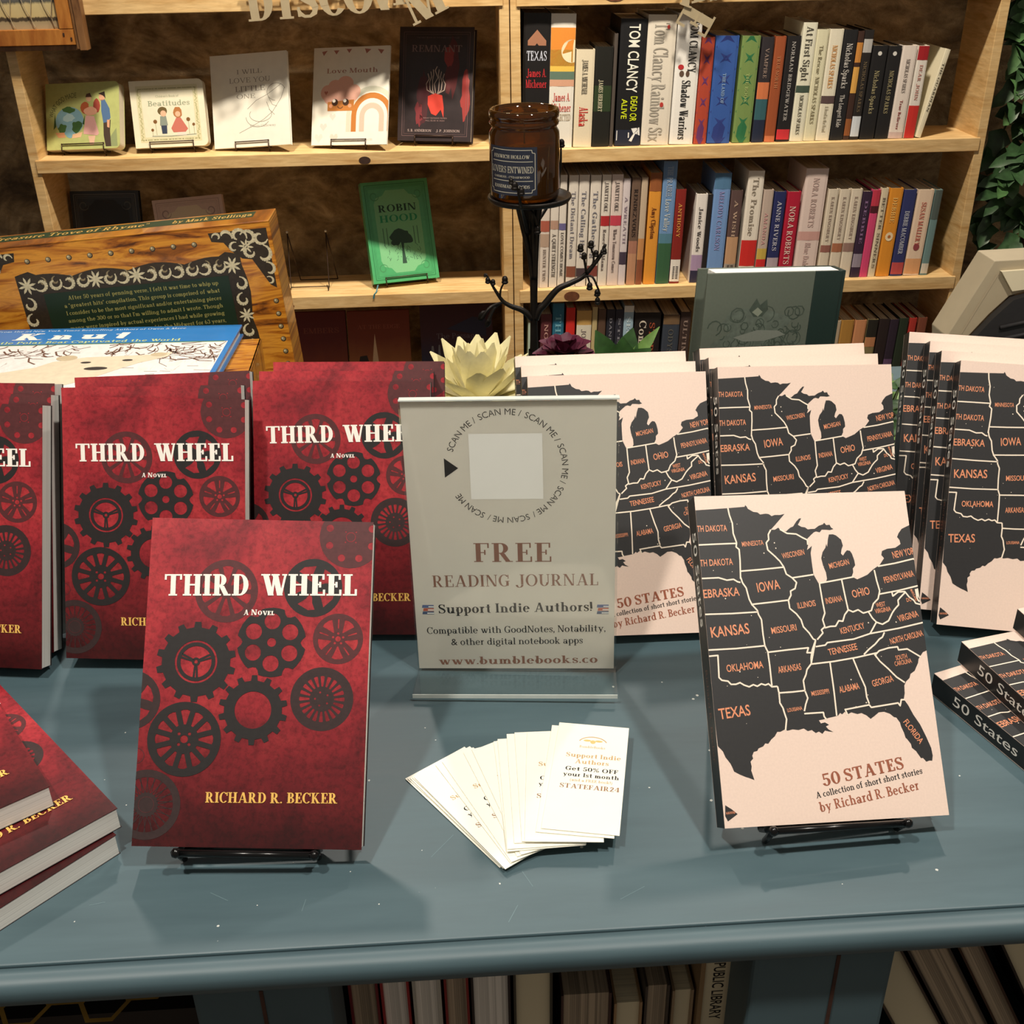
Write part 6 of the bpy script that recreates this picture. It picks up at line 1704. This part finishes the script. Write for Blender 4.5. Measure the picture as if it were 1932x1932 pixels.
mb.tube([(-.337, 2.470, ZL2 + .0012), (-.254, 2.470, ZL2 + .0012)], r_, BROWN_WIRE, 8)
mb.build('wire_frame', t)
# third shelf
for X, W, H, c1, c2, lab, lt in (
    (pose(-.302, 2.400, ZL3 + .0115, 0, 12, 0), 118, 218, (96, 34, 28), (120, 56, 30), 'dark red and brown book face-out on the third shelf, left of three', ''),
    (pose(-.169, 2.400, ZL3 + .0115, 0, 12, 0), 140, 216, (120, 54, 32), (150, 94, 50), 'copper brown book with a bright streak face-out on the third shelf', 'g'),
    (pose(.008, 2.400, ZL3 + .0115, 0, 12, 0), 165, 236, (70, 40, 46), (48, 48, 70), 'dark mauve and navy book face-out on the third shelf, right of three', 'h')):
    m_, nt, b = nodes_of('cover_' + lab[:12], .3)
    sp_ = nt.nodes.new('ShaderNodeSeparateXYZ'); nt.links.new(coords(nt), sp_.inputs[0])
    mr = nt.nodes.new('ShaderNodeMapRange'); mr.inputs['From Min'].default_value = .09; mr.inputs['From Max'].default_value = .19
    nt.links.new(sp_.outputs['Z'], mr.inputs['Value'])
    n = noise(nt, coords(nt, 12, 1, 5), 2.5, 5, .6)
    ad = nt.nodes.new('ShaderNodeMath'); ad.operation = 'MULTIPLY_ADD'; ad.inputs[1].default_value = .5; nt.links.new(n, ad.inputs[0]); nt.links.new(mr.outputs[0], ad.inputs[2])
    nt.links.new(ramp(nt, ad.outputs[0], [(.3, c2), (.9, c1)]), b.inputs['Base Color'])
    art = []
    if lt == 'g': art = P1([(fill([(52, 100), (66, 100), (60, 165)]), (206, 176, 140), 1), (fill([(20, 96), (44, 100), (40, 116), (24, 114)]), (40, 30, 26), 1), (place(serif('AT THE EDGE', .15, .06), 70, 176, 9, 96), (150, 84, 60), 1)])
    if lt == 'h': art = P1([(place(serif('The Passage', .14, .06), 84, 148, 12, 96), (110, 100, 110), 1), ([[(22, 110), (30, 110), (28, 132), (24, 132)], [(38, 110), (44, 110), (43, 134), (40, 134)]], (120, 124, 130), 1), (fill([(60, 170), (150, 150), (150, 190), (120, 196)]), (44, 46, 72), 1)])
    if lt == '': art = P1([(place(serif('EMBERS', .15, .06), 62, 170, 12, 80), (130, 66, 46), 1)])
    faceout('hardcover_book', lab, X, W, H, .022, m_, PAGES_C, art, ZL3, .034, 0, 'wire easel holding the ' + lab.split(' face')[0], .003, .0022)

# ---------------------------------------------------------------- things hanging over the shelves
GOLDL = mat('champagne_metal', (206, 190, 156), .38, .45, .06, 60)
def letter(m, c, x, z, h, ang, y, S=.26, tk=.002):
    ps = glyph(c, S, .06)
    x0 = min(p[0] for q in ps for p in q); x1 = max(p[0] for q in ps for p in q)
    ca, sa = math.cos(R(ang)), math.sin(R(ang))
    for i, q in enumerate(ps):
        w_ = []
        for px_, py_ in q:
            u_, v_ = (px_ - (x0 + x1) / 2) * h, (py_ - .0) * h
            w_.append((x + u_ * ca - v_ * sa, z + u_ * sa + v_ * ca))
        a_ = sum(w_[i - 1][0] * w_[i][1] - w_[i][0] * w_[i - 1][1] for i in range(len(w_)))
        m.prism(w_ if a_ > 0 else w_[::-1], y - (i % 9) * 2.5e-5, y + tk - (i % 9) * 4e-5, GOLDL)
LETZ = 1.107
for nm, ls, lab in (('letter_garland', [('D', -.338, 1.1120, .062, 3), ('I', -.290, 1.1142, .062, 2), ('S', -.250, 1.1160, .062, 2), ('C', -.202, 1.1190, .064, 2), ('O', -.152, 1.1215, .064, 2), ('V', -.1085, 1.1260, .064, 2), ('E', -.067, 1.1350, .060, 4), ('M', -.016, 1.1120, .066, 24)], 'garland of champagne metal letters hanging across the left bookcase'),
                    ('letter_garland', [('E', .468, 1.1110, .066, -118), ('A', .458, 1.1270, .060, -20), ('T', .500, 1.1280, .060, 12), ('S', .540, 1.1330, .060, 20)], 'small cluster of champagne metal letters hanging over the right bookcase')):
    t = thing(nm, lab, 'hanging letters', 'hanging metal letters')
    for i, (c, x, z, h, ang) in enumerate(ls):
        m_ = MB(); letter(m_, c, x, z, h, ang, 2.333 - .0026 * (i % 2)); m_.build('letter', t)
    m_ = MB()
    xs = [l[1] for l in ls]
    m_.tube([(x, 2.3365, ls[i][2] + .045) for i, x in enumerate(xs)], .0008, BROWN_WIRE, 6)
    m_.tube([(xs[0], 2.3365, ls[0][2] + .045), (xs[0] - .006, 2.3425, 1.30), (xs[0] - .006, 2.3455, 1.44)], .0008, BROWN_WIRE, 6)
    m_.tube([(xs[-1], 2.3365, ls[-1][2] + .045), (xs[-1] + .006, 2.3425, 1.30), (xs[-1] + .006, 2.3455, 1.44)], .0008, BROWN_WIRE, 6)
    m_.build('wire', t)

ORANGE = wood_mat('orange_oiled_wood', (198, 134, 62), (156, 88, 34), 6, 6, 1.4, .35)
BROWNW = wood_mat('brown_batten_wood', (150, 108, 66), (92, 58, 34), 6, 6, 1.4, .5)
t = thing('framed_picture', 'orange wooden frame with a wire-crossed grass picture hanging at the upper left corner', 'picture frame')
m_ = MB()
m_.box(-1.03, 2.325, 1.0775, -.6915, 2.342, 1.1055, ORANGE); m_.build('frame_rail', t, .001)
m_ = MB(); m_.box(-.7165, 2.3245, 1.1057, -.6915, 2.342, 1.36, ORANGE); m_.build('frame_stile', t, .001)
m_ = MB(); m_.box(-.6908, 2.326, 1.070, -.6840, 2.346, 1.36, BROWNW); m_.box(-.6838, 2.320, 1.068, -.6700, 2.346, 1.36, BROWNW); m_.box(-1.03, 2.330, 1.068, -.6910, 2.346, 1.0770, BROWNW); m_.build('outer_batten', t, .0008)
m_ = MB(); m_.box(-.712, 2.3238, 1.094, -.709, 2.326, 1.099, KNOT_D); m_.box(-.699, 2.3238, 1.086, -.696, 2.326, 1.091, KNOT_D); m_.build('nail', t)
def grass_mat():
    m, nt, b = nodes_of('grass_photo_print', .35)
    n = noise(nt, coords(nt, 90, 1, 10), 1.4, 5, .8)
    sp_ = nt.nodes.new('ShaderNodeSeparateXYZ'); nt.links.new(coords(nt), sp_.inputs[0])
    mr = nt.nodes.new('ShaderNodeMapRange'); mr.inputs['From Min'].default_value = 1.1055; mr.inputs['From Max'].default_value = 1.163
    nt.links.new(sp_.outputs['Z'], mr.inputs['Value'])
    ad = nt.nodes.new('ShaderNodeMath'); ad.operation = 'MULTIPLY_ADD'; ad.inputs[1].default_value = .16; nt.links.new(n, ad.inputs[0]); nt.links.new(mr.outputs[0], ad.inputs[2])
    nt.links.new(ramp(nt, ad.outputs[0], [(.2, (172, 156, 124)), (.30, (168, 152, 118)), (.34, (76, 66, 52)), (.42, (82, 70, 54)), (.46, (206, 186, 134)), (.82, (214, 196, 146)), (.90, (96, 96, 88)), (1.0, (112, 108, 108))]), b.inputs['Base Color'])
    return m
m_ = MB(); m_.box(-1.0, 2.338, 1.1, -.71, 2.341, 1.36, grass_mat()); m_.build('picture', t)
m_ = MB()
for k in range(8):
    x = -.99 + k * .038
    pts = [(x + .0, 2.3345, 1.106), (x - .006, 2.3345, 1.125), (x - .001, 2.3345, 1.15), (x + .003, 2.3345, 1.18), (x - .012, 2.3345, 1.215), (x - .012, 2.3345, 1.36)]
    m_.tube(smooth(pts, 3), .0009, GOLDL, 6)
    m_.tube(smooth([(x - .006, 2.334, 1.125), (x - .016, 2.334, 1.15), (x - .022, 2.334, 1.18)], 3), .0008, GOLDL, 6)
m_.build('wire_mesh', t)
t = thing('storage_box', 'pale box on the highest visible shelf at the upper left', 'box')
m_ = MB(); m_.box(-.668, 2.362, 1.1555, -.566, 2.47, 1.25, mat('pale_grey_card', (206, 202, 196), .6)); m_.build('box_body', t, .001)
m_ = MB(); m_.box(-.669, 2.361, 1.2505, -.565, 2.471, 1.262, mat('pale_grey_lid', (196, 192, 186), .6)); m_.build('box_lid', t, .001)

# ---------------------------------------------------------------- trailing green plant at the right
t = thing('trailing_plant', 'leafy green plant in the dark corner right of the bookcase', 'plant')
mb = MB(); st = MB(); rl = random.Random(77)
PD = mat('deep_green_leaf', (54, 84, 50), .42, 0, .35, 60)
PM = mat('mid_green_leaf', (76, 112, 66), .42, 0, .3, 60)
st.tube(smooth([(1.30, 2.43, .012), (1.29, 2.44, .4), (1.31, 2.42, .8), (1.28, 2.43, 1.3)], 6), .012, mat('brown_bark', (70, 54, 38), .8, 0, .3, 40), 8)
for k in range(30):
    z0 = rl.uniform(.62, 1.2); a = rl.uniform(2.6, 5.6); L_ = rl.uniform(.10, .19)
    p0 = Vector((1.295, 2.43, z0)); L_ = min(L_, .10 if math.cos(a) < 0 else .19); p1 = p0 + Vector((math.cos(a) * L_ * .7, math.sin(a) * L_ * .35, .03)); p2 = p0 + Vector((math.cos(a) * L_, math.sin(a) * L_ * .5, -.05))
    q = smooth([p0, p1, p2], 4)
    st.tube(q, .0022, STEM, 5)
    for j in range(9):
        c = q[min(len(q) - 1, 1 + j % 8)]
        a2 = a + rl.uniform(-1.3, 1.3)
        c = Vector((max(c.x, 1.205), c.y, c.z))
        leafpoly(mb, c, (math.cos(a2) * (.7 if c.x > 1.22 else .45), math.sin(a2) * .5 - .25, rl.uniform(-.9, .2)), (-.2, -1, .5), rl.uniform(.05, .085), rl.uniform(.034, .055), rl.choice((PD, PD, PM)), .15, 'ivy')
mb.build('leaves', t); st.build('stem', t)
t = thing('plant_pot', 'dark clay pot on the floor under the leafy green plant', 'pot')
mb = MB(); mb.lathe([(0, 0), (.09, 0), (.12, .2), (.125, .2), (.125, .23), (.11, .23), (.105, .05), (0, .05)], mat('dark_clay', (92, 60, 44), .7, 0, .1, 40), 32, (1.30, 2.43, 0.0)); mb.build('pot_body', t)

# ---------------------------------------------------------------- books stored under the table, page edges outward
GU = 'books stored under the table'
SZ = .5305
def under(label, x0, x1, ztop, cov, pg, lean=0, y=.474, depth=.12, side=None):
    x0 += .5; x1 -= .5; h = ztop / 1000 - SZ
    wd = (x1 - x0) / 1000
    X = Matrix.Translation((x0 / 1000, y, SZ)) @ Matrix.Rotation(R(lean), 4, 'Y')
    root = thing('stored_book', label, 'book', GU, X)
    m = MB(); b = .0016; cm = ink(cov)
    m.box(0, 0, 0, b, depth, h, cm); m.box(wd - b, 0, 0, wd, depth, h, cm); m.box(b, depth - .002, 0, wd - b, depth, h, cm)
    m.build('cover', root)
    p = MB(); p.box(b, .003, .002, wd - b, depth - .002, h - .003, pg); p.build('page_block', root)
for a in ((-84, -64.5, 748, (112, 26, 34), PAGES_T, 'taupe-paged book with a dark red cover, first at the left under the table'),
          (-64, -45, 752, (150, 36, 40), PAGES_W, 'white-paged book with a red cover under the table'),
          (-44, -25, 751, (176, 172, 160), PAGES_W, 'white-paged book with grey covers under the table'),
          (-24, -7.5, 752, (128, 34, 34), PAGES_T, 'taupe-paged book between maroon boards under the table'),
          (-7, 19, 751, (36, 30, 30), PAGES_W, 'thick grey-paged book with black covers under the table'),
          (20, 46, 752, (60, 58, 48), PAGES_C, 'beige-paged book with olive boards at the middle under the table')):
    under(a[5], a[0], a[1], a[2], a[3], a[4])
for a in ((51, 85, 684, (66, 44, 40), PAGES_T, 'short wide book with rounded taupe page edges under the table'),
          (86, 105.5, 673, (160, 128, 92), PAGES_C, 'shortest tan-paged book under the table'),
          (106, 123, 688, (70, 62, 54), PAGES_T, 'short book with deep page lines under the table'),
          (124, 139, 682, (150, 128, 100), PAGES_C, 'short tan book beside the worn library book')):
    under(a[5], a[0], a[1], a[2], a[3], a[4], 0, .478)
t = thing('library_book', 'tall worn library book with stamped page edges beside the right table post', 'book', GU, Matrix.Translation((.1405, .474, SZ)))
m_ = MB(); m_.box(0, 0, 0, .0030, .13, .222, ink((150, 122, 86))); m_.box(.0225, 0, 0, .0255, .13, .222, ink((132, 100, 68))); m_.box(.003, .128, 0, .0225, .13, .222, ink((150, 122, 86))); m_.build('cover', t)
m_ = MB(); m_.box(.003, .002, .001, .0225, .128, .221, PAGES_C)
for q in place(sans('OTTUMWA PUBLIC LIBRARY', .012), 0, 0, 7.5, 96, -90):
    m_.poly([(.0090 + x / 1000, .0020 - LAY, .172 + y / 1000) for x, y in q], BLACK_INK)
m_.build('page_block', t)
for i, (x0, wd, cov, pg, lab) in enumerate(((.330, .030, (70, 58, 48), PAGES_C, 'first slanting beige-paged book right of the right table post'), (.3655, .026, (60, 54, 48), PAGES_T, 'second slanting book with grey page edges under the table'), (.3985, .016, (56, 36, 24), PAGES_T, 'third slanting book, narrow and brown, under the table'),
                                           (.4270, .034, (40, 34, 30), PAGES_C, 'fourth slanting book with wide tan page edges under the table'), (.4690, .036, (120, 92, 60), PAGES_C, 'fifth slanting book with brown-tan page edges under the table'), (.5120, .034, (44, 44, 40), PAGES_C, 'sixth slanting book, dark covered, cut by the right edge'))):
    under(lab, x0 * 1000, (x0 + wd) * 1000, (SZ + .222) * 1000 if i not in (2,) else (SZ + .205) * 1000, cov, pg, -27, .474, .13)

HON = mat('gold_honeycomb_print', (190, 150, 70), .5, 0, .2, 60)
BLB = mat('black_box_card', (24, 20, 17), .6, 0, .2, 40)
t = thing('honeycomb_box', 'black box with a gold honeycomb pattern under the left end of the table', 'box')
m_ = MB(); m_.box(-.50, .474, SZ, -.172, .69, .700, BLB)
hr = .0165
for i in range(12):
    for j in range(9):
        cx_ = -.485 + i * hr * 1.5; cy2 = .482 + j * hr * 1.732 + (hr * .866 if i % 2 else 0)
        if cy2 > .675 or cx_ > -.186: continue
        o_ = [(cx_ + hr * math.cos(R(60 * k)), cy2 + hr * math.sin(R(60 * k))) for k in range(6)]
        i_ = [(cx_ + hr * .80 * math.cos(R(60 * k)), cy2 + hr * .80 * math.sin(R(60 * k))) for k in range(6)]
        for k in range(6):
            l_ = (k + 1) % 6
            m_.poly([(o_[k][0], o_[k][1], .7003), (o_[l_][0], o_[l_][1], .7003), (i_[l_][0], i_[l_][1], .7003), (i_[k][0], i_[k][1], .7003)], HON)
m_.build('box_body', t)
